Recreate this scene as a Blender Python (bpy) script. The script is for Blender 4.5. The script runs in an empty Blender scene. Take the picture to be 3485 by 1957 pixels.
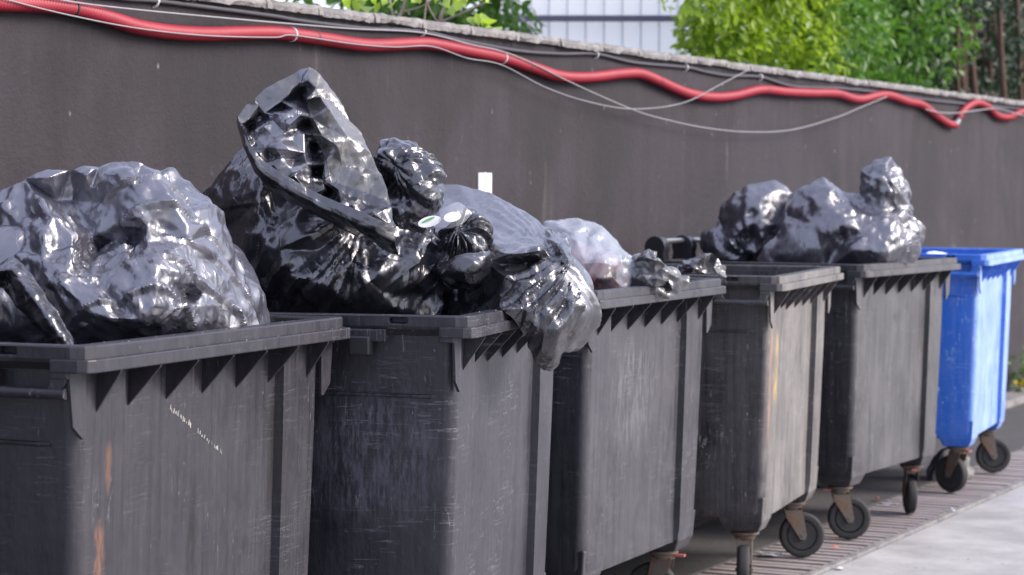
import bpy, bmesh, math, random
import numpy as np
from mathutils import Vector, Matrix
R = math.radians
sc = bpy.context.scene
col = sc.collection

# ------------------------------------------------------------------ camera
IMW, IMH, FPX = 3485, 1957, 8228.0          # photo size and focal length in photo pixels (85 mm)
CAM_H, PITCH, ROLL = 1.642, 0.0424, 0.005
cd = bpy.data.cameras.new('camera'); cam = bpy.data.objects.new('camera', cd); col.objects.link(cam)
cam.matrix_world = Matrix.Translation((0, 0, CAM_H)) @ Matrix.Rotation(math.pi/2-PITCH, 4, 'X') @ Matrix.Rotation(ROLL, 4, 'Z')
cd.sensor_width = 36; cd.lens = FPX/IMW*36; cd.clip_end = 500
cd.dof.use_dof = True; cd.dof.focus_distance = 6.6; cd.dof.aperture_fstop = 5.6
sc.camera = cam
# ------------------------------------------------------------------ world, sun, exposure
SUN_TO = Vector((.86, -.17, .58)).normalized()
wd = bpy.data.worlds.new('World'); sc.world = wd; wd.use_nodes = True
sky = wd.node_tree.nodes.new('ShaderNodeTexSky'); sky.sky_type = 'NISHITA'; sky.sun_disc = False
sky.sun_elevation = math.asin(SUN_TO.z); sky.sun_rotation = math.atan2(SUN_TO.x, SUN_TO.y)
sky.air_density = 1.0; sky.dust_density = .7; sky.ozone_density = 1.2
_mx = wd.node_tree.nodes.new('ShaderNodeMix'); _mx.data_type = 'RGBA'; _mx.inputs[0].default_value = .5   # thin, even white cloud over the blue
_mx.inputs[7].default_value = (7.4, 7.5, 9.8, 1)
wd.node_tree.links.new(sky.outputs[0], _mx.inputs[6]); wd.node_tree.links.new(_mx.outputs[2], wd.node_tree.nodes['Background'].inputs[0])
wd.node_tree.nodes['Background'].inputs[1].default_value = .12
sl = bpy.data.lights.new('sun', 'SUN'); sl.energy = 2.6; sl.angle = R(30); sl.color = (1, .90, .80)
sun = bpy.data.objects.new('sun', sl); col.objects.link(sun)
sun.rotation_euler = (-SUN_TO).to_track_quat('-Z', 'Y').to_euler()
sc.view_settings.view_transform = 'Standard'; sc.view_settings.look = 'None'
sc.view_settings.gamma = 1; sc.view_settings.exposure = 1.12

# ------------------------------------------------------------------ pixel -> place helpers
def ray(x, y):
    dx, dy = x-IMW/2, y-IMH/2
    cr, sr = math.cos(ROLL), math.sin(ROLL)
    X, Y = dx*cr+dy*sr, -dx*sr+dy*cr
    a, b, c = X/FPX, 1.0, -Y/FPX
    return Vector((a, b*math.cos(PITCH)+c*math.sin(PITCH), -b*math.sin(PITCH)+c*math.cos(PITCH)))
CAMP = Vector((0, 0, CAM_H))
def at(x, y, Y):                             # the point seen at a pixel at depth Y
    r = ray(x, y); return CAMP+r*(Y/r.y)
def atz(x, y, z=0):                          # ... at height z
    r = ray(x, y); return CAMP+r*((z-CAM_H)/r.z)
WALL_A = R(25.9)
WD = Vector((math.sin(WALL_A), math.cos(WALL_A), 0)); WN = Vector((math.cos(WALL_A), -math.sin(WALL_A), 0))
WP = Vector((-.781, 9.24, 0)); WALL_H = 2.322
def onwall(x, y, off=0.0):                   # ... on the wall plane, off metres in front of it
    r = ray(x, y); t = (WP+WN*off-CAMP).dot(WN)/r.dot(WN); return CAMP+r*t

# ------------------------------------------------------------------ object helpers
def tag(o, label=None, cat=None, group=None, kind=None):
    if label: o['label'] = label
    if cat: o['category'] = cat
    if group: o['group'] = group
    if kind: o['kind'] = kind
    return o
def empty(name, loc=(0, 0, 0), rz=0):
    o = bpy.data.objects.new(name, None); col.objects.link(o); o.location = loc; o.rotation_euler = (0, 0, rz)
    o.empty_display_size = .1; return o
def smooth_mesh(me, ang=None):
    me.polygons.foreach_set('use_smooth', [True]*len(me.polygons))
    if ang: me.set_sharp_from_angle(angle=R(ang))
class MB:
    def __init__(s): s.v = []; s.f = []
    def add(s, vs, fs):
        o = len(s.v); s.v += [tuple(p) for p in vs]; s.f += [tuple(i+o for i in f) for f in fs]; return s
    def box(s, a, b):
        x0, y0, z0 = a; x1, y1, z1 = b
        return s.add([(x0,y0,z0),(x1,y0,z0),(x1,y1,z0),(x0,y1,z0),(x0,y0,z1),(x1,y0,z1),(x1,y1,z1),(x0,y1,z1)],
                     [(0,3,2,1),(4,5,6,7),(0,1,5,4),(1,2,6,5),(2,3,7,6),(3,0,4,7)])
    def prism(s, poly, axis, a, b):          # poly: 2-d points, extruded along axis from a to b
        n = len(poly)
        def P(p, t):
            return {'x': (t, p[0], p[1]), 'y': (p[0], t, p[1]), 'z': (p[0], p[1], t)}[axis]
        return s.add([P(p, a) for p in poly]+[P(p, b) for p in poly],
                     [tuple(range(n))[::-1], tuple(range(n, 2*n))]+[(i, (i+1) % n, n+(i+1) % n, n+i) for i in range(n)])
    def loft(s, rings, closed=True, cap0=False, cap1=False):
        n = len(rings[0]); vs = [p for r in rings for p in r]; fs = []
        for k in range(len(rings)-1):
            for i in range(n if closed else n-1):
                j = (i+1) % n; fs.append((k*n+i, k*n+j, (k+1)*n+j, (k+1)*n+i))
        if cap0: fs.append(tuple(range(n))[::-1])
        if cap1: fs.append(tuple((len(rings)-1)*n+i for i in range(n)))
        return s.add(vs, fs)
    def tube(s, pts, r, n=8, caps=True):
        pts = [Vector(p) for p in pts]; rings = []; up = None
        for i, p in enumerate(pts):
            t = (pts[min(i+1, len(pts)-1)]-pts[max(i-1, 0)]).normalized()
            if up is None: up = Vector((0, 0, 1)) if abs(t.z) < .9 else Vector((1, 0, 0))
            a = t.cross(up).normalized(); b = a.cross(t).normalized(); up = b
            rr = r[i] if isinstance(r, (list, tuple, np.ndarray)) else r
            rings.append([p+a*(rr*math.cos(q))+b*(rr*math.sin(q)) for q in [2*math.pi*k/n for k in range(n)]])
        return s.loft(rings, True, caps, caps)
    def lathe(s, prof, n=24, M=None):        # profile (radius, x) about the local x axis
        rings = [[Vector((x, r*math.cos(2*math.pi*k/n), r*math.sin(2*math.pi*k/n))) for k in range(n)] for r, x in prof]
        if M is not None: rings = [[M @ p for p in r] for r in rings]
        return s.loft(rings, True, True, True)
    def mesh(s, name):
        me = bpy.data.meshes.new(name); me.from_pydata(s.v, [], s.f); me.validate(); 
        bm = bmesh.new(); bm.from_mesh(me); bmesh.ops.recalc_face_normals(bm, faces=bm.faces); bm.to_mesh(me); bm.free()
        return me
    def build(s, name, mat, parent=None, smooth=35, bevel=0):
        me = s.mesh(name); me.materials.append(mat)
        if smooth: smooth_mesh(me, smooth)
        o = bpy.data.objects.new(name, me); col.objects.link(o)
        if parent: o.parent = parent
        if bevel:
            m = o.modifiers.new('bevel', 'BEVEL'); m.width = bevel; m.segments = 2; m.limit_method = 'ANGLE'; m.angle_limit = R(40); m.harden_normals = False
        return o
def obj(name, me, parent=None, M=None):
    o = bpy.data.objects.new(name, me); col.objects.link(o)
    if parent: o.parent = parent
    if M is not None: o.matrix_basis = M
    return o
def npmesh(name, V, F, mat, smooth=True):
    V = np.asarray(V, np.float32); F = np.asarray(F, np.int32); k = F.shape[1]
    me = bpy.data.meshes.new(name); me.vertices.add(len(V)); me.vertices.foreach_set('co', V.ravel())
    me.loops.add(F.size); me.loops.foreach_set('vertex_index', F.ravel())
    me.polygons.add(len(F)); me.polygons.foreach_set('loop_start', np.arange(0, F.size, k, dtype=np.int32))
    me.update(calc_edges=True)
    if smooth: me.polygons.foreach_set('use_smooth', np.ones(len(F), bool))
    if mat: me.materials.append(mat)
    return me
def bez(pts, n=8):                           # Catmull-Rom through the points
    P = [Vector(p) for p in pts]; out = []
    for i in range(len(P)-1):
        a, b, c, d = P[max(i-1, 0)], P[i], P[i+1], P[min(i+2, len(P)-1)]
        for k in range(n):
            t = k/n; out.append(.5*((2*b)+(c-a)*t+(2*a-5*b+4*c-d)*t*t+(3*b-a-3*c+d)*t**3))
    out.append(P[-1]); return out

# ------------------------------------------------------------------ materials
class N:
    def __init__(s, name):
        s.m = bpy.data.materials.new(name); s.m.use_nodes = True; s.t = s.m.node_tree
        s.b = s.t.nodes['Principled BSDF']; s.out = s.t.nodes['Material Output']
    def n(s, typ, **kw):
        o = s.t.nodes.new('ShaderNode'+typ)
        for k, v in kw.items():
            if k.startswith('i_'):
                key = k[2:]; key = int(key) if key.isdigit() else key.replace('_', ' ')
                s.set(o.inputs[key], v)
            else: setattr(o, k, v)
        return o
    def set(s, sock, v):
        if isinstance(v, bpy.types.NodeSocket): s.t.links.new(v, sock)
        else: sock.default_value = v
    def coord(s, which='Object', scale=(1, 1, 1), loc=(0, 0, 0), rot=(0, 0, 0)):
        c = s.n('TexCoord'); m = s.n('Mapping'); s.set(m.inputs[0], c.outputs[which])
        m.inputs['Scale'].default_value = scale; m.inputs['Location'].default_value = loc; m.inputs['Rotation'].default_value = rot; return m.outputs[0]
    def noise(s, vec, scale, detail=4, rough=.55, dist=0, out=0):
        o = s.n('TexNoise', i_Vector=vec, i_Scale=scale, i_Detail=detail, i_Roughness=rough, i_Distortion=dist); return o.outputs[out]
    def ramp(s, fac, stops, interp='LINEAR'):
        r = s.n('ValToRGB', i_0=fac); e = r.color_ramp; e.interpolation = interp
        while len(e.elements) < len(stops): e.elements.new(.5)
        for el, (p, c) in zip(e.elements, stops):
            el.position = p; el.color = (c, c, c, 1) if isinstance(c, (int, float)) else (*c, 1)
        return r.outputs[0]
    def mix(s, f, a, b, mode='MIX'):
        o = s.n('Mix', data_type='RGBA', blend_type=mode)
        s.set(o.inputs[0], f); 
        for i, v in ((6, a), (7, b)): s.set(o.inputs[i], v if isinstance(v, bpy.types.NodeSocket) else (*v, 1) if len(v) == 3 else v)
        return o.outputs[2]
    def math(s, op, a, b=0, clamp=False):
        o = s.n('Math', operation=op, use_clamp=clamp); s.set(o.inputs[0], a); s.set(o.inputs[1], b); return o.outputs[0]
    def bump(s, h, strength=.3, dist=.01, normal=None):
        o = s.n('Bump', i_Height=h, i_Strength=strength, i_Distance=dist)
        if normal is not None: s.set(o.inputs['Normal'], normal)
        return o.outputs[0]
    def P(s, **kw):
        for k, v in kw.items():
            k = k.replace('_', ' ')
            if isinstance(v, tuple) and len(v) == 3: v = (*v, 1)
            s.set(s.b.inputs[k], v)
        return s.m
def plain(name, c, rough=.6, metal=0, bumps=None, var=.25, vs=20):
    k = N(name); co = k.coord()
    f = k.noise(co, vs, 5, .6)
    c2 = tuple(max(0, x*(1-var)) for x in c); c3 = tuple(min(1, x*(1+var)) for x in c)
    k.P(Base_Color=k.mix(f, c2, c3), Roughness=rough, Metallic=metal)
    if bumps: k.P(Normal=k.bump(k.noise(co, bumps[0], 4, .6), bumps[1], bumps[2]))
    return k.m
def bin_material(name, dark, dust_lit, amount=.5, stains=(), rough=.5, seed=0, scratch=.5, ends=.42):
    k = N(name); o = (seed*3.7, seed*1.3, 0)
    st1 = k.noise(k.coord(scale=(42, 42, 1.3), loc=o), 1.0, 5, .62)
    st2 = k.noise(k.coord(scale=(120, 120, 3.5), loc=o), 1.0, 4, .6)
    blot = k.noise(k.coord(loc=o), 3.8, 6, .65)
    fine = k.noise(k.coord(scale=(1, 1, .4), loc=o), 90, 4, .7)
    f = k.math('ADD', k.math('MULTIPLY', st1, .38), k.math('ADD', k.math('MULTIPLY', st2, .22), k.math('ADD', k.math('MULTIPLY', blot, .42), k.math('MULTIPLY', fine, .16))))
    f = k.ramp(f, [(.46, 0), (.60, .5), (.74, 1)])
    # the stronger light on the long front is put into its paler colour
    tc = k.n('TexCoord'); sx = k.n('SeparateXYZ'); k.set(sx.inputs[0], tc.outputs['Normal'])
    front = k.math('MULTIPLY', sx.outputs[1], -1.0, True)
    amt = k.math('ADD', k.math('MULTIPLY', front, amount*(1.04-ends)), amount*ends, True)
    c = k.mix(k.math('MULTIPLY', k.math('ADD', k.math('MULTIPLY', f, .8), k.math('MULTIPLY', front, .25)), amt), dark, dust_lit)
    # darker damp patches
    dp = k.ramp(k.noise(k.coord(scale=(1, 1, .6), loc=(o[0]+2, 7, 2)), 6.5, 5, .6, .4), [(.58, 0), (.68, .55)])
    c = k.mix(dp, c, tuple(x*1.2 for x in dark))
    # scuffs: thin, mostly level, in clusters
    s1 = k.noise(k.coord(scale=(4, 4, 60), loc=o, rot=(.14, .09, 0)), 1.6, 4, .65, 1.1)
    s1 = k.ramp(s1, [(.585, 0), (.61, 1), (.635, 0)])
    brk = k.ramp(k.noise(k.coord(loc=(o[0]+5, 2, 1)), 4.2, 5, .65), [(.48, 0), (.62, 1)])
    c = k.mix(k.math('MULTIPLY', k.math('MULTIPLY', s1, brk), scratch), c, tuple(min(1, x*1.9+.03) for x in dust_lit))
    s2 = k.noise(k.coord(scale=(7, 7, 1.0), loc=(o[0]+9, 4, 3), rot=(.35, .2, .2)), 9, 2, .5, .4)
    s2 = k.math('MULTIPLY', k.ramp(s2, [(.60, 0), (.612, 1), (.624, 0)]), k.ramp(k.noise(k.coord(loc=(2, o[0], 1)), 5, 3, .6), [(.52, 0), (.64, .8)]))
    c = k.mix(s2, c, tuple(min(1, x*2+.05) for x in dust_lit))
    # splashes of pale dirt
    vo = k.n('TexVoronoi', i_Vector=k.coord(scale=(1, 1, .45), loc=o), i_Scale=34.0, i_Randomness=1.0)
    pick = k.ramp(k.noise(k.coord(loc=(o[0], 3, 9)), 17, 3, .6), [(.54, 0), (.6, 1)])
    c = k.mix(k.math('MULTIPLY', k.ramp(vo.outputs['Distance'], [(.0, .8), (.06, .6), (.085, 0)]), pick), c, tuple(min(1, x*1.7+.07) for x in dust_lit))
    for (x, y, z, sx_, sy, sz, colr, st) in stains:
        m = k.n('Mapping', vector_type='TEXTURE'); tc2 = k.n('TexCoord'); k.set(m.inputs[0], tc2.outputs['Object'])
        m.inputs['Location'].default_value = (x, y, z); m.inputs['Scale'].default_value = (sx_, sy, sz)
        g = k.n('TexGradient', gradient_type='SPHERICAL'); k.set(g.inputs[0], m.outputs[0])
        brk2 = k.ramp(k.noise(k.coord(scale=(45, 45, 9), loc=(x*9, z*7, 0)), 1.0, 6, .8), [(.44, 0), (.58, 1)])
        c = k.mix(k.math('MULTIPLY', k.math('MULTIPLY', k.ramp(g.outputs[1], [(0, 0), (.45, 1)]), brk2), st), c, colr)
    h = k.math('ADD', k.math('MULTIPLY', fine, .4), k.math('MULTIPLY', k.noise(k.coord(), 7, 3, .5), 1.5))
    h = k.math('SUBTRACT', h, k.math('MULTIPLY', k.math('MULTIPLY', s1, brk), .3))
    k.P(Base_Color=c, Roughness=k.ramp(f, [(0, rough-.12), (1, rough+.15)]), Normal=k.bump(h, .4, .006), Specular_IOR_Level=.5)
    return k.m
def film_material(name, base, rough=.22, ior=1.75, coat=.5, haze=0, bumpk=.5, dirt=0, dirtc=(.3, .28, .24), shard=1.):
    k = N(name); co = k.coord()
    warp = k.mix(.05, co, k.noise(co, 9, 2, .5, 0, 1))
    v1 = k.n('TexVoronoi', feature='DISTANCE_TO_EDGE', i_Vector=k.coord(scale=(1, 1, .45), rot=(.5, .8, .2)), i_Scale=30.0)
    lines = k.ramp(v1.outputs[0], [(0, 1), (.07, 0)])
    part = k.ramp(k.noise(co, 7, 3, .6), [(.45, 0), (.62, 1)])
    w2 = k.noise(k.coord(scale=(1, 3.2, 1), rot=(.4, .7, .3)), 26, 3, .55, .6)
    h = k.math('ADD', k.math('MULTIPLY', k.math('MULTIPLY', lines, part), .45), k.math('MULTIPLY', w2, .5))
    nz = k.noise(co, 6, 4, .6)
    c = k.mix(nz, tuple(x*.7 for x in base), tuple(x*1.3 for x in base))
    if dirt: c = k.mix(k.math('MULTIPLY', k.ramp(k.noise(co, 11, 6, .7), [(.42, 0), (.7, 1)]), dirt), c, dirtc)
    k.P(Base_Color=c, Roughness=k.ramp(k.noise(co, 9, 4, .6), [(.3, rough-.06), (.75, rough+.1)]), IOR=ior, Coat_Weight=coat, Coat_Roughness=.2, Coat_IOR=1.6,
        Normal=k.bump(h, bumpk, .0025), Specular_Tint=(.95, .95, 1.0))
    # crinkled film: small shards, each tipped its own way, in patches
    nb = k.bump(h, bumpk, .0025); acc = nb
    for sc_, rt, st, amp, lo_ in ((17., (.3, .9, .2), (1, 1, .3), .22*shard, .46), (44., (.9, .2, .6), (1, .3, 1), .40*shard, .46), (95., (.1, .5, 1.1), (1, 1, .35), .40*shard, .45)):
        wv = k.mix(.035, k.coord(scale=st, rot=rt), k.noise(co, 12, 2, .5, 0, 1))
        vz = k.n('TexVoronoi', i_Vector=wv, i_Scale=sc_, i_Randomness=1.0)
        d_ = k.n('VectorMath', operation='SUBTRACT'); k.set(d_.inputs[0], vz.outputs['Color']); d_.inputs[1].default_value = (.5, .5, .5)
        pm = k.math('MULTIPLY', k.ramp(k.noise(k.coord(loc=(sc_, 3, 1)), 5.5, 3, .6), [(lo_, .15), (lo_+.14, 1)]), amp)
        s_ = k.n('VectorMath', operation='SCALE'); k.set(s_.inputs[0], d_.outputs[0]); k.set(s_.inputs['Scale'], pm)
        ad = k.n('VectorMath', operation='ADD'); k.set(ad.inputs[0], acc); k.set(ad.inputs[1], s_.outputs[0]); acc = ad.outputs[0]
    nm = k.n('VectorMath', operation='NORMALIZE'); k.set(nm.inputs[0], acc); k.P(Normal=nm.outputs[0], Coat_Normal=nm.outputs[0])
    if haze:                                   # thin see-through film
        tr = k.n('BsdfTransparent'); mx = k.n('MixShader'); k.set(mx.inputs[0], haze)
        k.set(mx.inputs[1], k.b.outputs[0]); k.set(mx.inputs[2], tr.outputs[0]); k.set(k.out.inputs[0], mx.outputs[0])
    return k.m
M = {}
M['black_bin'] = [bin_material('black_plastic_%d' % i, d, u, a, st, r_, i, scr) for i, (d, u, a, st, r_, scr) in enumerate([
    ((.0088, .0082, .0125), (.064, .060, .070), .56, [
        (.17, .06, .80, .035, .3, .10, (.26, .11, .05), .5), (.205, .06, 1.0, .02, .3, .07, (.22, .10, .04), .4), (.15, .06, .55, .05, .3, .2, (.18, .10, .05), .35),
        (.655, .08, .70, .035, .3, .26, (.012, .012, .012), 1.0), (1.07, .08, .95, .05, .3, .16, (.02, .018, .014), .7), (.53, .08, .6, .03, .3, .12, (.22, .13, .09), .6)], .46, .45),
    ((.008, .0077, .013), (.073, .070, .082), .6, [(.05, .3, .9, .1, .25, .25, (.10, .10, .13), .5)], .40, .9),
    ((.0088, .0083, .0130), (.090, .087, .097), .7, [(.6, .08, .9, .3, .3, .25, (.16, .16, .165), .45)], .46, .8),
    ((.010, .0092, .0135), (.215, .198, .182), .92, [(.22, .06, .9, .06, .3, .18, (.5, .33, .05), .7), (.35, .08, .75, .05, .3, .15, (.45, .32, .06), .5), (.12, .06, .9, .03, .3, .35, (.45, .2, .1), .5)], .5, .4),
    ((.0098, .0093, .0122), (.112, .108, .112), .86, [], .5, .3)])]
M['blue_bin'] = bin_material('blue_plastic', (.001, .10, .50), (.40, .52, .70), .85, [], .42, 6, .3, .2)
M['film'] = film_material('black_film', (.011, .011, .015), .29, 1.8, .35, shard=.85)
M['film_blue'] = film_material('worn_black_film', (.030, .029, .041), .37, 2.35, .25, shard=.9)
M['film_far'] = film_material('soft_black_film', (.024, .0235, .034), .36, 2.2, .25, shard=.7)
M['film_grey'] = film_material('dusty_grey_film', (.07, .069, .068), .34, 1.75, .35, 0, .3, .45, (.16, .15, .13), .7)
M['film_sheen'] = film_material('slack_black_film', (.02, .0195, .024), .33, 2.4, .4, shard=.6)
M['film_clear'] = film_material('clear_film', (.40, .44, .50), .22, 1.75, .6, .46, .5, shard=.6)
M['film_thin'] = film_material('very_clear_film', (.35, .36, .38), .2, 1.6, .5, .72, .4)
M['film_white'] = film_material('white_film', (.75, .76, .78), .4, 1.5, .2)
M['maroon'] = plain('maroon_cloth', (.09, .025, .035), .7, 0, (40, .3, .01))
M['rubber'] = plain('wheel_rubber', (.022, .021, .021), .75, 0, (60, .4, .004), .4)
M['hub'] = plain('wheel_hub', (.035, .034, .034), .6, 0, (40, .3, .004), .5)
M['rusty'] = N('rusty_steel')
_k = M['rusty']; _co = _k.coord()
_k.P(Base_Color=_k.mix(_k.ramp(_k.noise(_co, 16, 6, .7), [(.45, 0), (.62, 1)]), (.12, .108, .095), (.15, .065, .025)), Roughness=.6, Metallic=.25); M['rusty'] = _k.m
M['steel'] = plain('zinc_steel', (.35, .35, .36), .35, .8)
M['dark'] = plain('dark_plastic', (.016, .016, .02), .35)
M['pink'] = plain('red_pedal_plastic', (.35, .10, .09), .5)
k = N('dark_render'); co = k.coord('Object')
blot = k.noise(co, 1.6, 7, .62); strk = k.noise(k.coord(scale=(7, 7, .45)), 1.0, 6, .6); fin = k.noise(co, 34, 5, .7); spk = k.noise(co, 95, 3, .6)
f = k.math('ADD', k.math('MULTIPLY', blot, .55), k.math('ADD', k.math('MULTIPLY', strk, .5), k.math('MULTIPLY', fin, .22)))
c = k.mix(k.ramp(f, [(.42, 0), (.85, 1)]), (.0155, .0118, .0145), (.039, .0305, .0365))
c = k.mix(k.ramp(spk, [(.64, 0), (.74, .35)]), c, (.03, .028, .03))
pale = k.math('MULTIPLY', k.ramp(k.noise(k.coord(scale=(5, 5, 1.6), loc=(3, 1, 2)), 2.6, 4, .6), [(.66, 0), (.75, 1)]), k.ramp(k.noise(co, 21, 4, .6), [(.48, 0), (.7, .55)]))
c = k.mix(pale, c, (.26, .235, .225))
st1 = k.ramp(k.noise(k.coord(loc=(7, 2, 5)), .9, 6, .6, .6), [(.46, 0), (.60, 1)])
c = k.mix(k.math('MULTIPLY', st1, .7), c, (.0125, .0102, .0112))
drip = k.math('MULTIPLY', k.ramp(k.noise(k.coord(scale=(9, 9, .5), loc=(1, 8, 0)), 1.0, 5, .7), [(.56, 0), (.7, 1)]), k.ramp(k.noise(k.coord(loc=(4, 4, 4)), 2.2, 4, .6), [(.5, 0), (.66, .7)]))
c = k.mix(drip, c, (.10, .086, .085))
vo = k.n('TexVoronoi', i_Vector=k.coord(scale=(1, 1, .6)), i_Scale=9.0, i_Randomness=1.0)
c = k.mix(k.math('MULTIPLY', k.ramp(vo.outputs['Distance'], [(0, .75), (.05, .6), (.075, 0)]), k.ramp(k.noise(co, 40, 3, .6), [(.4, 0), (.6, 1)])), c, (.24, .215, .205))
k.P(Base_Color=c, Roughness=.86, Normal=k.bump(k.math('ADD', fin, k.math('MULTIPLY', spk, .5)), .55, .01)); M['wall'] = k.m
k = N('coping_concrete'); co = k.coord('Object')
f = k.noise(co, 9, 7, .7); g = k.noise(co, 55, 5, .7)
c = k.mix(k.ramp(f, [(.35, 0), (.68, 1)]), (.13, .122, .122), (.29, .275, .262))
c = k.mix(k.ramp(g, [(.60, 0), (.72, .7)]), c, (.04, .04, .038))
k.P(Base_Color=c, Roughness=.9, Normal=k.bump(k.math('ADD', f, g), .9, .012)); M['coping'] = k.m
M['mortar'] = plain('lime_mortar', (.20, .19, .178), .9, 0, (60, .7, .01), .3)
k = N('concrete_floor'); co = k.coord('Object')
f = k.noise(co, 2.2, 7, .65); g = k.noise(co, 26, 6, .7)
c = k.mix(k.ramp(f, [(.35, 0), (.7, 1)]), (.24, .232, .225), (.40, .39, .375)); c = k.mix(k.ramp(g, [(.55, 0), (.75, .4)]), c, (.18, .17, .16))
k.P(Base_Color=c, Roughness=.85, Normal=k.bump(g, .4, .006)); M['concrete'] = k.m
M['floor_dark'] = plain('shadowed_concrete', (.055, .051, .05), .9, 0, (25, .5, .01), .45, 5)  # floor concrete darkened to deepen the shadow around the bins
M['grate'] = plain('brown_cast_bar', (.30, .26, .25), .65, .1, (50, .5, .004), .4, 14)
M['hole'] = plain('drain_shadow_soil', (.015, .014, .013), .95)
k = N('red_hose'); co = k.coord('Object')
k.P(Base_Color=k.mix(k.noise(co, 8, 5, .6), (.22, .010, .022), (.32, .02, .036)), Roughness=.55, Specular_IOR_Level=.5); M['hose'] = k.m
M['cable'] = plain('black_cable', (.05, .048, .055), .5)
M['wire'] = plain('pale_wire', (.25, .24, .245), .5)
M['clip'] = plain('white_clip', (.62, .6, .58), .5)
M['tie'] = plain('dark_tie', (.03, .03, .035), .5)
M['plate'] = plain('white_plate', (.6, .6, .63), .5, 0, None, .05)
M['ink'] = plain('faint_ink', (.22, .28, .33), .6)

# ================================================================== SETTING
def floor_frame(s, d, z=0):                  # s along the wall, d away from the kerb line (towards the street)
    return K0+WD*s+WN*d+Vector((0, 0, z))
K0 = atz(2741, 1957)
RZ = math.pi/2-WALL_A                        # object rotation: local x along the wall, local y into the wall
def slab(name, s0, s1, d0, d1, z0, z1, mat, kind='structure', bevel=.006):
    m = MB().box((s0, -d1, z0), (s1, -d0, z1)); o = m.build(name, mat, None, 0, bevel)
    o.location = K0; o.rotation_euler = (0, 0, RZ); tag(o, kind=kind); return o
g = MB().add([(-300, -300, -.12), (300, -300, -.12), (300, 300, -.12), (-300, 300, -.12)], [(0, 1, 2, 3)]).build('ground', M['concrete'], None, 0); tag(g, kind='structure')
slab('pavement', -14, 40, .052, 14, -.11, 0, M['concrete'])
slab('yard_floor', -14, 30, -2.6, -.437, -.11, -.002, M['floor_dark'])
slab('kerb_strip', -14, 30, .0, .046, -.11, .012, M['coping'])
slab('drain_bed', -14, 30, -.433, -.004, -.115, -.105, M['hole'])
# the drain: one cast bar after another across the channel
rnd = random.Random(3)
drain = empty('drain', K0, RZ); tag(drain, kind='structure')
bar_me = MB().box((-.029, .012, -.05), (.029, .425, -.004)).mesh('bar'); bar_me.materials.append(M['grate'])
edge_me = MB().box((-.002, .004, -.05), (.002, .433, .001)).mesh('cover_edge'); edge_me.materials.append(M['hole'])
s = -1.6
i = 0
while s < 7.2:
    b = obj('bar', bar_me, drain); b.location = (s, rnd.uniform(-.001, .001), rnd.uniform(-.003, .001)); b.rotation_euler = (rnd.uniform(-.004, .004), 0, rnd.uniform(-.006, .006))
    s += .09; i += 1
# ------------------------------------------------------------------ wall
wall = MB().box((-7, 0, -.12), (16, .2, WALL_H-.036)).build('garden_wall', M['wall'], None, 0)
wall.location = WP; wall.rotation_euler = (0, 0, RZ)
tag(wall, 'long dark grey rendered wall with concrete coping behind the bins', 'wall')
def stone_mesh(ln, seed):
    rr = random.Random(seed); nx = 14; rings = []
    prof = [(-.026, -.036), (-.03, -.018), (-.024, 0), (.06, .004), (.226, 0), (.23, -.018), (.226, -.036)]
    jit = [[rr.gauss(0, 1) for _ in prof] for _ in range(nx+1)]
    for a in range(nx+1):
        x = -ln/2+ln*a/nx; e = .004 if a in (0, nx) else 0
        ring = []
        for q, (y, z) in enumerate(prof):
            chip = rr.random() < .09 and q in (0, 1, 2)
            ring.append((x, y+jit[a][q]*.0025+(.011*rr.random() if chip else 0)+(e if y < .1 else -e), z+jit[a][q]*.0022-(.006 if chip and q == 2 else 0)+(.008*rr.random() if chip and q == 0 else 0)))
        rings.append(ring)
    me = MB().loft(rings, True, True, True).mesh('coping_stone'); me.materials.append(M['coping']); return me
LN = [.39, .43, .47, .36]
sm = [stone_mesh(l, q) for q, l in enumerate(LN)]
mort = MB()
rr = random.Random(9); s = -5.0; q = 0
while s < 15.6:
    v = rr.randrange(4); o = obj('coping_stone', sm[v], wall); o.location = (s+LN[v]/2, rr.uniform(-.003, .004), WALL_H+rr.uniform(-.003, .002)); o.rotation_euler = (rr.uniform(-.02, .02), rr.uniform(-.006, .006), rr.uniform(-.008, .008))
    s += LN[v]+.012
    # mortar squeezed out of the joint
    ring = []
    for a in range(5):
        x = s-.022+.008*a+rr.uniform(-.002, .002); w = (.002, .005, .007, .005, .002)[a]
        ring.append([(x, -.031-w*.5*rr.random(), WALL_H-.034-w*rr.random()), (x, -.03-w*.6*rr.random(), WALL_H-.016), (x, -.02, WALL_H+.0015), (x, .2, WALL_H+.001), (x, .2, WALL_H-.03)])
    mj = MB().loft(ring, True, True, True).build('mortar_joint', M['mortar'], wall, 40)
    q += 1
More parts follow.
